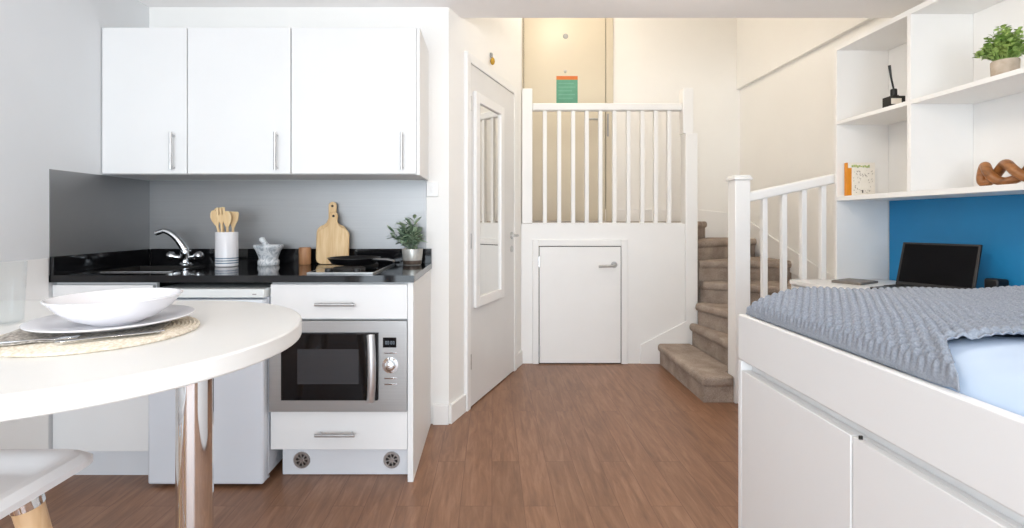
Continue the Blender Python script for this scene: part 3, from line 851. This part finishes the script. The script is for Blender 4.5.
# two chopping boards leaning on the wall
def board(name, label, cx, w, h, hh, yb, lean, thick, hole_side=0):
    mb = MB()
    pts = []
    r = .03
    def arc(x, z, a0, a1, rr=r, n=6):
        for k in range(n + 1):
            a = radians(a0 + (a1 - a0) * k / n); pts.append((x + rr * cos(a), z + rr * sin(a)))
    hw = w / 2
    arc(hw - r, r, -90, 0); arc(hw - .045, h - .045, 0, 80, .045)
    pts.append((.030, h + .012)); pts.append((.020, h + .035))
    arc(0, h + hh - .022, 0, 180, .022, 10)
    pts.append((-.020, h + .035)); pts.append((-.030, h + .012))
    arc(-hw + .045, h - .045, 100, 180, .045); arc(-hw + r, r, 180, 270)
    # shear back at the top so the board leans on the wall
    P = [(cx + x, yb + lean * z, W + .001 + z) for x, z in pts]
    mb.extrude(P, (0, -thick, 0))
    o = obj(name, mb, M['wood_board'], loc=(cx, yb, W), bevel=.003)
    tag(o, label, 'chopping board', 'wooden chopping boards leaning on the upstand')
    hz_ = h + hh - .022
    yy = yb + lean * hz_ - thick
    mbh = MB().cyl((cx, yy + .0004, W + hz_), (cx, yy - .0006, W + hz_), .007, seg=18)
    obj('hang_hole', mbh, M['dark_gap'], o)  # flat dark disc on the face, coloured as the hole's shade
    return o
board('chopping_board', 'taller pale wooden chopping board at the back of the pair', -.868, .165, .210, .125, 2.617, .085, .014)
board('chopping_board', 'shorter pale wooden chopping board at the front of the pair', -.853, .172, .195, .085, 2.594, .085, .014)

# hob
hbx0, hbx1, hby0, hby1 = -.806, -.522, 2.110, 2.585
t = thing('hob', 'black two-ring hob with steel front edge set in the worktop', 'hob', (-.664, 2.35, W))
obj('glass_top', MB().box(hbx0, hbx1, hby0 + .016, hby1, W, W + .006), M['glassblack'], t, bevel=.002)
obj('steel_edge', MB().box(hbx0 - .003, hbx1 + .003, hby0, hby0 + .015, W, W + .007).box(hbx1, hbx1 + .004, hby0 + .015, hby1, W, W + .0065).box(hbx0 - .004, hbx0, hby0 + .015, hby1, W, W + .0065), M['steelbar'], t, bevel=.001)
for y, r in ((2.245, .075), (2.46, .085)):
    obj('hot_plate', MB().lathe([(r, 0), (r, .008), (r - .006, .012), (.02, .012), (.018, .010), (0, .010)], (-.664, y, W + .006), 40), M['blackmatt'], t)
for x in (-.725, -.60):
    obj('knob', MB().lathe([(.017, 0), (.017, .010), (.014, .016), (0, .017)], (x, 2.146, W + .006), 20), M['black'], t)

# frying pan
fx, fy, fz = -.685, 2.405, W + .0185
t = thing('frying_pan', 'black frying pan on the rear ring of the hob', 'pan', (fx, fy, fz))
obj('pan_body', MB().lathe([(0, 0), (.100, 0), (.108, .005), (.126, .029), (.129, .031), (.129, .032), (.125, .032), (.105, .008), (.098, .004), (0, .004)], (fx, fy, fz), 52), M['black'], t)
obj('handle', MB().tube([(fx + .106, fy - .060, fz + .024), (fx + .130, fy - .075, fz + .027), (fx + .19, fy - .112, fz + .030), (fx + .225, fy - .134, fz + .026)], [.007, .009, .010, .008], 12, flat=.7), M['steelbar'], t)

# plant on worktop
px_, py_ = -.424, 2.575
def plant(name, label, x, y, z, pot_prof, potmats, soil, leafmat, n, spread, hgt, ll, lw, seed, bias=(0, 0), split=None, limx=None, box=None):
    rnd = random.Random(seed)
    t = thing(name, label, 'plant', (x, y, z))
    p = obj('pot', MB().lathe(pot_prof, (x, y, z), 40), potmats[0], t)
    if split:
        obj('pot_base', MB().lathe(split, (x, y, z), 40), potmats[1], p)
    obj('soil', MB().lathe([(0, soil[1] + .004), (soil[0] * .6, soil[1] + .002), (soil[0], soil[1])], (x, y, z), 24), M['soil'], t)
    sm, lf = MB(), MB()
    top = soil[1]
    for k in range(n):
        a = rnd.uniform(0, 2 * pi); tl = rnd.uniform(0, 1) ** .6
        ex = x + cos(a) * spread * tl + bias[0]; ey = y + sin(a) * spread * tl + bias[1]
        ez = z + top + hgt * (1 - .55 * tl * tl) * rnd.uniform(.45, 1)
        if box:
            ex = min(max(ex, box[0]), box[1]); ey = min(max(ey, box[2]), box[3])
        b0 = Vector((x + cos(a) * soil[0] * .5 * tl, y + sin(a) * soil[0] * .5 * tl, z + top))
        e = Vector((ex, ey, ez)); mid = (b0 + e) / 2 + Vector((0, 0, .012))
        sm.tube([b0, mid, e], [.0016, .0013, .0008], 5)
        m = 7
        for j in range(m):
            f = .35 + .65 * j / (m - 1)
            c = b0.lerp(mid, f * 2) if f < .5 else mid.lerp(e, f * 2 - 1)
            ang = rnd.uniform(0, 2 * pi)
            dv = Vector((cos(ang), sin(ang), rnd.uniform(.0, 1.5)))
            l = ll * rnd.uniform(.65, 1.1)
            if box:
                tip = c + dv.normalized() * l
                if tip.y > box[3] + .01 or tip.x > box[1] + .02: dv.y = -abs(dv.y); dv.x = -abs(dv.x) if tip.x > box[1] + .02 else dv.x
            lf.leaf(c, dv, l, lw * rnd.uniform(.8, 1.15), (rnd.uniform(-.4, .4), rnd.uniform(-.4, .4), 1))
    obj('stems', sm, leafmat, t)
    obj('foliage', lf, leafmat, t, smooth=60)
    return t
plant('potted_plant', 'sage green leafy plant in a silvery pot on the worktop', px_, py_, W,
      [(0, 0), (.046, 0), (.048, .004), (.056, .080), (.055, .084), (.051, .082), (.046, .060), (0, .058)], (M['silver_pot'], M['pot_dark']), (.048, .066), M['leaf_b'], 30, .100, .190, .060, .021, 3, (-.012, -.02),
      [(.0455, -.0001 + .0005), (.0487, .004), (.0507, .024), (.0497, .024), (.045, .002)], box=(-.60, -.31, 2.38, 2.625))
# trailing sprig at left
# ------------------------------------------------------------------ peninsula table with setting
TZ = .870
TC, TR = (-.900, 1.0865), .440
t = thing('table', 'white round-ended peninsula table on a chrome column leg', 'table', (-.9, 1.09, 0))
pts = [(XL + .008, TC[1] - TR), ]
for k in range(49):
    a = -pi / 2 + pi * k / 48
    pts.append((TC[0] + TR * cos(a), TC[1] + TR * sin(a)))
pts.append((XL + .008, TC[1] + TR))
obj('tabletop', MB().prism(pts, TZ - .039, TZ), M['table'], t, bevel=.004)
lx, ly = -.650, 1.058
lg = obj('leg', MB().cyl((lx, ly, .012), (lx, ly, TZ - .045), .0360, seg=48), M['chrome'], t)
obj('foot_plate', MB().lathe([(.085, 0), (.085, .006), (.045, .012), (.038, .016)], (lx, ly, 0), 48), M['chrome'], lg)
obj('top_plate', MB().lathe([(.038, -.006), (.075, -.004), (.075, 0)], (lx, ly, TZ - .0395), 48), M['chrome'], lg)

# woven placemat
pmx, pmy = -.862, 1.068
mb = MB()
ring_n = 23
for k in range(ring_n):
    r = .006 + .008 * k
    n = max(16, int(2 * pi * r / .006))
    P = [(pmx + r * cos(2 * pi * j / n), pmy + r * sin(2 * pi * j / n), TZ + .0045) for j in range(n)]
    rad = [.0044 * (1 + .10 * (-1) ** j) for j in range(n)]
    if n % 2: rad[-1] = .0044
    mb.tube(P, rad, 6, closed=True)
o = obj('placemat', mb, M['straw'], loc=(pmx, pmy, TZ))
tag(o, 'round woven straw placemat on the white table', 'placemat')
ZM = TZ + .0092
# napkin under the plate
a = radians(24)
u = Vector((cos(a), sin(a), 0)); v = Vector((-sin(a), cos(a), 0))
nc = Vector((-.872, 1.055, ZM))
mb = MB()
gx, gy = 22, 12
grid = []
for i in range(gx + 1):
    row = []
    for j in range(gy + 1):
        q = nc + u * (-.150 + .290 * i / gx) + v * (-.090 + .180 * j / gy)
        row.append(mb.bm.verts.new((q.x, q.y, ZM + .001 + .0012 * (1 + sin(i * 1.3) * cos(j * .9)))))
    grid.append(row)
for i in range(gx):
    for j in range(gy):
        mb.bm.faces.new((grid[i][j], grid[i + 1][j], grid[i + 1][j + 1], grid[i][j + 1]))
o = obj('napkin', mb, M['napkin'], loc=tuple(nc))
sol = o.modifiers.new('solid', 'SOLIDIFY'); sol.thickness = .002; sol.offset = 1
tag(o, 'mottled grey cloth napkin spread under the plate on the placemat', 'napkin')
ZN = ZM + .0056
# plate
plx, ply = -.858, 1.100
o = obj('plate', MB().lathe([(0, 0), (.085, 0), (.088, .002), (.110, .006), (.150, .0145), (.155, .0168), (.1555, .0185), (.153, .0195), (.110, .0105), (.090, .0065), (0, .006)], (plx, ply, ZN), 72), M['ceramic'], loc=(plx, ply, ZN))
tag(o, 'large flat white plate under the bowl', 'plate')
# bowl
bx_, by_ = -.850, 1.096
zb = ZN + .0066
o = obj('bowl', MB().lathe([(0, 0), (.050, 0), (.053, .003), (.080, .014), (.106, .034), (.122, .054), (.1265, .0575), (.1265, .060), (.123, .060), (.102, .038), (.075, .018), (.05, .009), (0, .007)], (bx_, by_, zb), 72), M['ceramic'], loc=(bx_, by_, zb))
tag(o, 'wide white bowl stacked on the plate', 'bowl')
# fork and knife tucked under the plate rim
def flatware(name, label, p0, p1, kind):
    p0, p1 = Vector(p0), Vector(p1); d = (p1 - p0).normalized(); s = Vector((-d.y, d.x, 0)); Ln = (p1 - p0).length
    mb = MB()
    if kind == 'fork':
        prof = [(0, .004), (.06, .0055), (.35, .0042), (.62, .003), (.70, .006), (.76, .011), (.80, .0115)]
    else:
        prof = [(0, .006), (.05, .008), (.42, .0065), (.47, .005), (.52, .0085), (.85, .0095), (1.0, .002)]
    P = [p0 + d * Ln * a + s * b for a, b in prof] + [p0 + d * Ln * a - s * b for a, b in prof[::-1]]
    mb.extrude(P, (0, 0, .0022))
    if kind == 'fork':
        for q in (-1.5, -.5, .5, 1.5):
            mb.obox(p0 + d * Ln * .895 + s * q * .0064 + Vector((0, 0, .0011)), (d, s, (0, 0, 1)), (Ln * .105, .0018, .0011))
    o = obj(name, mb, M['chrome'], loc=tuple(p0), bevel=.0006)
    tag(o, label, kind, 'cutlery by the plate')
flatware('fork', 'silver fork lying in front of the plate on the napkin', (-.985, .912, ZM + .0058), (-.835, .978, ZM + .0058), 'fork')
flatware('knife', 'silver knife lying right of the fork in front of the plate', (-.845, .935, ZM + .0058), (-.700, 1.035, ZM + .0058), 'knife')

# clear tumbler
gx_, gy_ = -1.186, 1.175
o = obj('glass_tumbler', MB().lathe([(0, 0), (.034, 0), (.036, .003), (.042, .150), (.0415, .151), (.0408, .150), (.0348, .008), (.030, .004), (0, .004)], (gx_, gy_, TZ), 48), M['glass'], loc=(gx_, gy_, TZ))
tag(o, 'tall clear glass tumbler left of the plate on the table', 'glass')

# stool
SZ = .652
sx_, sy_ = -1.022, .800                           # centre
t = thing('stool', 'white moulded stool with beech legs tucked beside the table', 'stool', (sx_, sy_, 0))
hwid, hdep = .212, .205
n = 33
mb = MB()
top, bot = [], []
def seat_xy(u, v):
    # rounded square
    m = max(abs(u), abs(v)); 
    if m < 1e-6: return 0, 0
    p = 14.0
    k = m / (abs(u) ** p + abs(v) ** p) ** (1 / p)
    return u * k * hwid, v * k * hdep
for i in range(n):
    rt, rb = [], []
    for j in range(n):
        u, v = -1 + 2 * i / (n - 1), -1 + 2 * j / (n - 1)
        m = max(abs(u), abs(v))
        X, Y = seat_xy(u, v)
        # flat wide lip with a dished middle
        dish = 0.0
        if m < .88: dish = -.022 * min(1, (.88 - m) / .20) ** 1.3
        edge = -.012 * max(0, (m - .94) / .06) ** 2
        rt.append(mb.bm.verts.new((sx_ + X, sy_ + Y, SZ + dish + edge)))
        und = -.030 + .012 * max(0, (m - .62) / .38)
        rb.append(mb.bm.verts.new((sx_ + X * (1 if m > .93 else .985), sy_ + Y * (1 if m > .93 else .985), SZ + und - .006)))
    top.append(rt); bot.append(rb)
for i in range(n - 1):
    for j in range(n - 1):
        mb.bm.faces.new((top[i][j], top[i + 1][j], top[i + 1][j + 1], top[i][j + 1]))
        mb.bm.faces.new((bot[i][j + 1], bot[i + 1][j + 1], bot[i + 1][j], bot[i][j]))
for k in range(n - 1):
    mb.bm.faces.new((top[k + 1][0], top[k][0], bot[k][0], bot[k + 1][0]))
    mb.bm.faces.new((top[k][n - 1], top[k + 1][n - 1], bot[k + 1][n - 1], bot[k][n - 1]))
    mb.bm.faces.new((top[0][k], top[0][k + 1], bot[0][k + 1], bot[0][k]))
    mb.bm.faces.new((top[n - 1][k + 1], top[n - 1][k], bot[n - 1][k], bot[n - 1][k + 1]))
bmesh.ops.recalc_face_normals(mb.bm, faces=mb.bm.faces)
obj('seat', mb, M['seat'], t, smooth=38)
for (a, b) in ((1, 1), (1, -1), (-1, 1), (-1, -1)):
    p_top = Vector((sx_ + a * .128, sy_ + b * .118, SZ - .030)); p_bot = Vector((sx_ + a * .215, sy_ + b * .205, 0.0))
    d = (p_bot - p_top).normalized()
    lgo = obj('leg', MB().cyl(p_top + d * .045, p_bot, .0245, .015, seg=24), M['wood_leg'], t)
    obj('collar', MB().cyl(p_top, p_top + d * .048, .0265, .0260, seg=24), M['chrome'], lgo)
obj('foot_rail', MB().tube([(sx_ + .185, sy_ + .175, .24), (sx_ + .185, sy_ - .175, .24), (sx_ - .185, sy_ - .175, .24), (sx_ - .185, sy_ + .175, .24)], .006, 10, closed=True), M['chrome'], t)

# ------------------------------------------------------------------ bed
BX, BY1, BY0 = .890, 1.750, -.30
BT = .784
bd = thing('bed', 'white cabin bed with storage doors in its long side', 'bed', (BX, .7, 0))
obj('side_rail', MB().box(BX, BX + .028, BY0, BY1 - .0, .622, BT), M['bed'], bd, bevel=.005, seg=3)
obj('end_panel', MB().box(BX, XR - .004, BY1 - .022, BY1, 0, .620).box(BX + .028, XR - .004, BY1 - .022, BY1, .620, BT), M['bed'], bd, bevel=.003)
obj('recess_panel', MB().box(BX + .040, BX + .058, BY0, BY1 - .022, 0, .700), M['bed'], bd)
obj('slat_base', MB().box(BX + .058, XR - .004, BY0, BY1 - .022, .63, .66), M['bed'], bd)
DSP = 1.197
def bed_door(y0, y1):
    return obj('door', MB().box(BX, BX + .020, y0, y1, .02, .588).box(BX + .020, BX + .039, y0, y1, .566, .588), M['bed'], bd, bevel=.002)
bed_door(DSP + .003, BY1 - .026)
bed_door(.45, DSP - .003)
bed_door(BY0, .444)
obj('catch', MB().box(BX + .004, BX + .012, DSP - .021, DSP - .0175, .588, .597), M['blackmatt'], bd)

# bedding surface
def puff(x, y, x0, zlow, ztop):
    tx_ = min(1.0, max(0.0, (x - x0) / .24))
    f = (1 - (1 - tx_) ** 2.5) ** .4
    return zlow + (ztop - zlow) * f
def grid_obj(name, label, cat, mat, xs, ys, fn, loc, thick):
    nx, ny = len(xs), len(ys)
    V = np.zeros((nx, ny, 3))
    for i, x in enumerate(xs):
        for j, y in enumerate(ys):
            V[i, j] = fn(x, y)
    V -= np.array(loc)
    idx = np.arange(nx * ny).reshape(nx, ny)
    F = np.stack([idx[:-1, :-1], idx[1:, :-1], idx[1:, 1:], idx[:-1, 1:]], -1).reshape(-1, 4)
    me = bpy.data.meshes.new(name)
    me.from_pydata(V.reshape(-1, 3).tolist(), [], F.tolist())
    me.materials.append(mat)
    for p in me.polygons: p.use_smooth = True
    o = bpy.data.objects.new(name, me); COL.objects.link(o); o.location = loc
    sol = o.modifiers.new('solid', 'SOLIDIFY'); sol.thickness = thick; sol.offset = -1
    return tag(o, label, cat)

def lump(x, y):
    return .006 * sin(5.1 * x + 1.7 * y) + .005 * sin(7.3 * y - 3.1 * x + 1.0) + .0035 * sin(17 * x + 9 * y) 
def duvet_fn(x, y):
    z = puff(x, y, BX + .030, .768, .872 + .006 * min(1, max(0, (x - 1.1) / .7)))
    fade = min(1, max(0, (x - BX - .02) / .12))
    wq = min(1, max(0, (y - .84) / .14))
    z += (lump(x * 1.3, y * 1.3) * 1.1 * (1 - wq) + (lump(x, y) - .007) * wq) * fade + .004 * (1 - wq) * sin(38 * (y + .35 * x)) * fade * max(0, 1 - (x - BX) / .5)
    if y > 1.075:                                 # pushed in and flattened where the blanket lies on it
        q = min(1, (y - 1.075) / .05)
        z -= .030 * q
        x += .040 * q * max(0, 1 - (x - BX - .026) / .25)
    if y > 1.66: z -= .08 * ((y - 1.66) / .05) ** 2
    return (x, y, z)
xs = [BX + .030 + .0002 * k * k for k in range(8)] + [BX + .042 + (XR - .02 - BX - .042) * (k / 110) ** 1.25 for k in range(111)]
ys = [BY0 + .03 + (1.70 - BY0 - .03) * k / 130 for k in range(131)]
grid_obj('duvet', 'pale blue cotton duvet showing beyond the grey blanket', 'duvet', M['duvet'], xs, ys, duvet_fn, (1.6, .6, .80), .008)

# knitted blanket: real stitch relief
PX, PY = .0230, .0170
def blanket_fn(x, v):
    # v in 0..1 runs from the open edge to the foot end; the open edge is not quite straight
    e = 1.012 + .018 * math.exp(-((x - .97) / .05) ** 2) - .060 * max(0, 1 - (x - BX - .03) / .05) + .012 * max(0, x - 1.1)
    y = e + (BY1 - .022 - e) * v
    z = puff(x, y, BX + .016, BT + .0040, .878 + .004 * min(1, max(0, (x - 1.1) / .7)))
    fade = min(1, max(0, (x - BX - .03) / .12))
    z += lump(x, y) * fade
    if y > 1.64:
        q = (y - 1.64) / (BY1 - .022 - 1.64)
        z -= (z - BT - .004) * (1 - sqrt(max(0, 1 - q ** 2.2))) * .95
    he = (y - e)
    z += .001 * max(0, 1 - he / .10) * min(1, (x - BX - .016) / .04)
    z -= .0035 * max(0, 1 - he / .018) ** 2 * fade
    # stitches
    row = y / PY
    ph = (x / PX + .5 * (int(math.floor(row)) % 2))
    s = (sin(pi * (row - math.floor(row)))) ** 1.0 * (.45 + .55 * sin(pi * (ph - math.floor(ph))))
    k = min(1, max(0, (x - BX - .016) / .010))
    z += .0145 * s * k
    x -= .010 * s * k * (1 - min(1, (x - BX - .016) / .11)) ** 2
    if he < .03: z += .004 * sin(pi * he / .03)
    return (x, y, z)
xs = [BX + .016 + .00025 * k * k for k in range(9)] + list(np.arange(BX + .016 + .0185, 1.25, .0031)) + list(np.arange(1.25, XR - .02, .0042))
ys = list(np.linspace(0, 1, 250))
grid_obj('blanket', 'grey chunky knitted blanket spread over the foot of the bed', 'blanket', M['knit'], xs, ys, blanket_fn, (1.6, 1.4, .80), .0030)

# ------------------------------------------------------------------ desk, shelving and what is on them
DX0, DY0, DY1, DZ_ = 1.822, 1.775, 2.962, .762
t = thing('desk', 'white desk against the blue panel beside the bed', 'desk', (2.1, 2.4, 0))
obj('desktop', MB().box(DX0, XR - .006, DY0, DY1, DZ_ - .026, DZ_), M['unit'], t, bevel=.002)
obj('drawer', MB().box(DX0 + .006, DX0 + .024, 2.45, DY1 - .02, DZ_ - .16, DZ_ - .036), M['unit'], t, bevel=.002)
obj('drawer_box', MB().box(DX0 + .028, XR - .02, 2.45, DY1 - .02, DZ_ - .16, DZ_ - .027), M['unit'], t)
obj('side_panel', MB().box(DX0 + .01, XR - .006, DY1 - .019, DY1 - .001, 0, DZ_ - .026), M['unit'], t)
obj('side_panel', MB().box(DX0 + .01, XR - .006, DY0 + .001, DY0 + .019, 0, DZ_ - .026), M['unit'], t)

tag(obj('wall_panel', MB().box(XR - .005, XR - .0005, .20, 2.940, DZ_ + .001, 1.2425), M['blue'], loc=(XR, 1.6, DZ_)),
    'plain bright blue wall panel between desk and shelves', 'panel')

UX0 = 2.100
UYN, UYF = .10, 2.965
UPY = 2.425
t = thing('shelf_unit', 'white open shelf unit on the right wall above the desk', 'shelf', (2.26, 1.6, 1.26))
obj('side_panel', MB().box(UX0, XR - .006, UYF - .020, UYF, DZ_ + .001, 2.185), M['unit'], t, bevel=.001)
obj('partition', MB().box(UX0, XR - .006, UPY, UPY + .022, 1.270, 2.158), M['unit'], t, bevel=.001)
obj('partition', MB().box(UX0, XR - .006, 1.20, 1.222, 1.270, 2.158), M['unit'], t, bevel=.001)
obj('shelf', MB().box(UX0, XR - .006, UYN, UYF - .020, 1.243, 1.270), M['unit'], t, bevel=.001)
obj('shelf', MB().box(UX0, XR - .006, UPY + .022, UYF - .020, 1.706, 1.728), M['unit'], t, bevel=.001)
obj('shelf', MB().box(UX0, XR - .006, 1.222, UPY, 1.706, 1.728), M['unit'], t, bevel=.001)
obj('top_board', MB().box(UX0, XR - .006, UYN, UYF - .020, 2.158, 2.185), M['unit'], t, bevel=.001)
obj('back_board', MB().box(XR - .005, XR - .0005, UYN, UYF, 1.270, 2.185), M['unit'], t)

# book standing against the far side panel
ZS1, ZS2 = 1.2705, 1.7285
by0, by1 = 2.905, 2.930
bk = thing('book', 'white picture book with orange spine standing on lower shelf', 'book', (2.2, by0, ZS1))
k0, k1 = 2.138, 2.300
obj('cover', MB().box(k0, k1, by0, by0 + .003, ZS1, ZS1 + .200).box(k0, k1, by1 - .003, by1, ZS1, ZS1 + .200), M['book_white'], bk)
obj('spine', MB().box(k0 - .003, k0, by0, by1, ZS1, ZS1 + .200).box(k0, k0 + .022, by0 - .0008, by0, ZS1 + .002, ZS1 + .168), M['book_orange'], bk)
obj('pages', MB().box(k0 + .001, k1 - .004, by0 + .003, by1 - .003, ZS1 + .003, ZS1 + .196), M['paper'], bk)
rb = random.Random(5)
pr = MB()
for k in range(10):
    x = k0 + .022 + .011 * k
    pr.box(x, x + .009, by0 - .0008, by0, ZS1 + .168 + rb.uniform(0, .006), ZS1 + .180 + rb.uniform(0, .008))
obj('title_band', pr, M['book_green'], bk)
pr = MB()
for k in range(46):
    x = rb.uniform(k0 + .034, k1 - .014); z = rb.uniform(ZS1 + .012, ZS1 + .155)
    pr.obox((x, by0 - .0004, z), ((cos(k), 0, sin(k)), (0, 1, 0), (-sin(k), 0, cos(k))), (rb.uniform(.002, .006), .0004, rb.uniform(.001, .0025)))
obj('doodles', pr, M['book_grey'], bk)
obj('dark_motif', MB().box(k0 + .085, k0 + .092, by0 - .0008, by0, ZS1 + .018, ZS1 + .036), M['blackmatt'], bk)

# reed diffuser on the upper shelf
rx, ry = 2.160, 2.600
t = thing('reed_diffuser', 'black square reed diffuser bottle on the upper shelf', 'diffuser', (rx, ry, ZS2))
obj('bottle', MB().box(rx - .038, rx + .038, ry - .030, ry + .030, ZS2, ZS2 + .058).box(rx - .016, rx + .016, ry - .016, ry + .016, ZS2 + .058, ZS2 + .066)
    .lathe([(.015, .064), (.015, .098), (.011, .102), (0, .102)], (rx, ry, ZS2), 20), M['blackmatt'], t, bevel=.005)
lbq = obj('label_plate', MB().box(rx - .0385, rx + .016, ry - .0308, ry - .0298, ZS2 + .014, ZS2 + .044), M['cream_label'], t)
obj('reed', MB().tube([(rx, ry, ZS2 + .098), (rx - .020, ry - .006, ZS2 + .165), (rx - .032, ry - .010, ZS2 + .225)], [.0042, .0048, .0066], 10), M['black'], t)

# plant on the upper shelf
plant('potted_plant', 'bushy bright green plant in a beige stone pot on the shelf', 2.185, 2.060, ZS2,
      [(0, 0), (.040, 0), (.043, .004), (.045, .070), (.043, .074), (.039, .072), (.037, .056), (0, .054)], (M['concrete'],), (.038, .062), M['leaf_a'], 170, .085, .165, .021, .017, 11, box=(2.05, 2.385, 1.90, 2.21))

# carved wooden knot on the lower shelf
kx, ky, kz = 2.215, 2.025, ZS1 + .0585
P = []
for k in range(200):
    a = 2 * pi * k / 200
    P.append((kx + .024 * sin(a) * cos(4 * a), ky + .160 * cos(a), kz + .0385 * sin(4 * a)))
o = obj('wooden_knot', MB().tube(P, .0190, 16, closed=True), M['wood_knot'], loc=(kx, ky, ZS1), smooth=80)
tag(o, 'carved brown wooden knot ornament on the lower shelf', 'ornament')

# laptop: screen faces the bed, turned a little to the camera
la, lb_ = Vector((2.155, 2.585, 0)), Vector((2.290, 2.295, 0))
hdir = (lb_ - la).normalized(); ln = (lb_ - la).length
out = Vector((-hdir.y, hdir.x, 0)) 
if out.x > 0: out = -out                          # toward the user
cen = (la + lb_) / 2
lt = thing('laptop', 'open black laptop on the desk in front of blue panel', 'laptop', (cen.x, cen.y, DZ_))
obj('keyboard_base', MB().obox(cen + out * .118 + Vector((0, 0, DZ_ + .010)), (hdir, out, (0, 0, 1)), (ln / 2, .118, .0095)), M['black'], lt, bevel=.003)
kb = MB()
for r_ in range(5):
    for c_ in range(13):
        kb.obox(cen + out * (.035 + .019 * r_) + hdir * (-.144 + .024 * c_) + Vector((0, 0, DZ_ + .0205)), (hdir, out, (0, 0, 1)), (.0105, .008, .0012))
obj('keys', kb, M['blackmatt'], lt)
tilt = radians(19)
ud = (Vector((0, 0, 1)) * cos(tilt) - out * sin(tilt)).normalized()
nd = (out * cos(tilt) + Vector((0, 0, 1)) * sin(tilt)).normalized()
sc_ = obj('lid', MB().obox(cen + Vector((0, 0, DZ_ + .018)) + ud * .119 - out * .004, (hdir, nd, ud), (ln / 2, .005, .119)), M['black'], lt, bevel=.003)
obj('screen', MB().obox(cen + Vector((0, 0, DZ_ + .018)) + ud * .123 - out * .004 + nd * .0053, (hdir, nd, ud), (ln / 2 - .012, .0005, .104)), M['screen'], sc_)

o = obj('notebook', MB().obox((2.10, 2.800, DZ_ + .0075), ((.85, .5, 0), (-.5, .85, 0), (0, 0, 1)), (.105, .074, .0068)), M['grey_cover'], loc=(2.10, 2.8, DZ_), bevel=.002)
tag(o, 'flat closed grey notebook on the desk left of the laptop', 'notebook')
o = obj('power_brick', MB().box(2.335, 2.395, 2.235, 2.300, DZ_ + .0005, .850), M['black'], loc=(2.36, 2.26, DZ_), bevel=.010, seg=3)
tag(o, 'small black box beside the right edge of the laptop', 'gadget')

# ------------------------------------------------------------------ light
def area(name, loc, rot, sx, sy, power, col):
    l = bpy.data.lights.new(name, 'AREA'); l.shape = 'RECTANGLE'; l.size = sx; l.size_y = sy
    l.energy = power; l.color = col
    o = bpy.data.objects.new(name, l); COL.objects.link(o); o.location = loc; o.rotation_euler = rot
    return o
def point(name, loc, r, power, col):
    l = bpy.data.lights.new(name, 'POINT'); l.shadow_soft_size = r; l.energy = power; l.color = col
    o = bpy.data.objects.new(name, l); COL.objects.link(o); o.location = loc
    return o
# daylight through the rear window
area('window_daylight', ((wx0 + wx1) / 2, YREAR - .09, (wz0 + wz1) / 2), (radians(98), 0, 0), wx1 - wx0 - .1, wz1 - wz0 - .1, 112, (.81, .91, 1.0))
# unseen fill lamps added to brighten and even the room, then the stairwell lamp
point('room_fill_lamp', (-.50, -.55, 1.92), .15, 23, (1.0, .95, .88))
point('room_fill_lamp', (.95, 1.90, 2.14), .10, 16, (1.0, .90, .78))
point('stairwell_lamp', (.73, 3.75, 3.28), .14, 19, (1.0, .90, .76))

w = bpy.data.worlds.new('World'); scn.world = w; w.use_nodes = True
bg = w.node_tree.nodes['Background']
bg.inputs['Color'].default_value = (.80, .90, 1.0, 1); bg.inputs['Strength'].default_value = .8

# ------------------------------------------------------------------ camera
cam = bpy.data.cameras.new('camera')
cam.sensor_width = 36.0; cam.sensor_fit = 'HORIZONTAL'
cam.lens = 36.0 * 483.6 / 1024.0
cam.shift_x = 20.0 / 1024.0
cam.shift_y = -43.0 / 1024.0
cam.clip_start = .02; cam.clip_end = 60
co = bpy.data.objects.new('camera', cam); COL.objects.link(co)
co.location = (0, 0, EYE); co.rotation_euler = (radians(90), 0, 0)
scn.camera = co

scn.view_settings.view_transform = 'Standard'
scn.view_settings.look = 'None'
scn.view_settings.gamma = 1.0
scn.view_settings.use_curve_mapping = False
scn.view_settings.exposure = 0.08
scn.cycles.use_denoising = True
scn.cycles.max_bounces = 12
scn.cycles.diffuse_bounces = 7
scn.cycles.glossy_bounces = 6
scn.cycles.transmission_bounces = 8
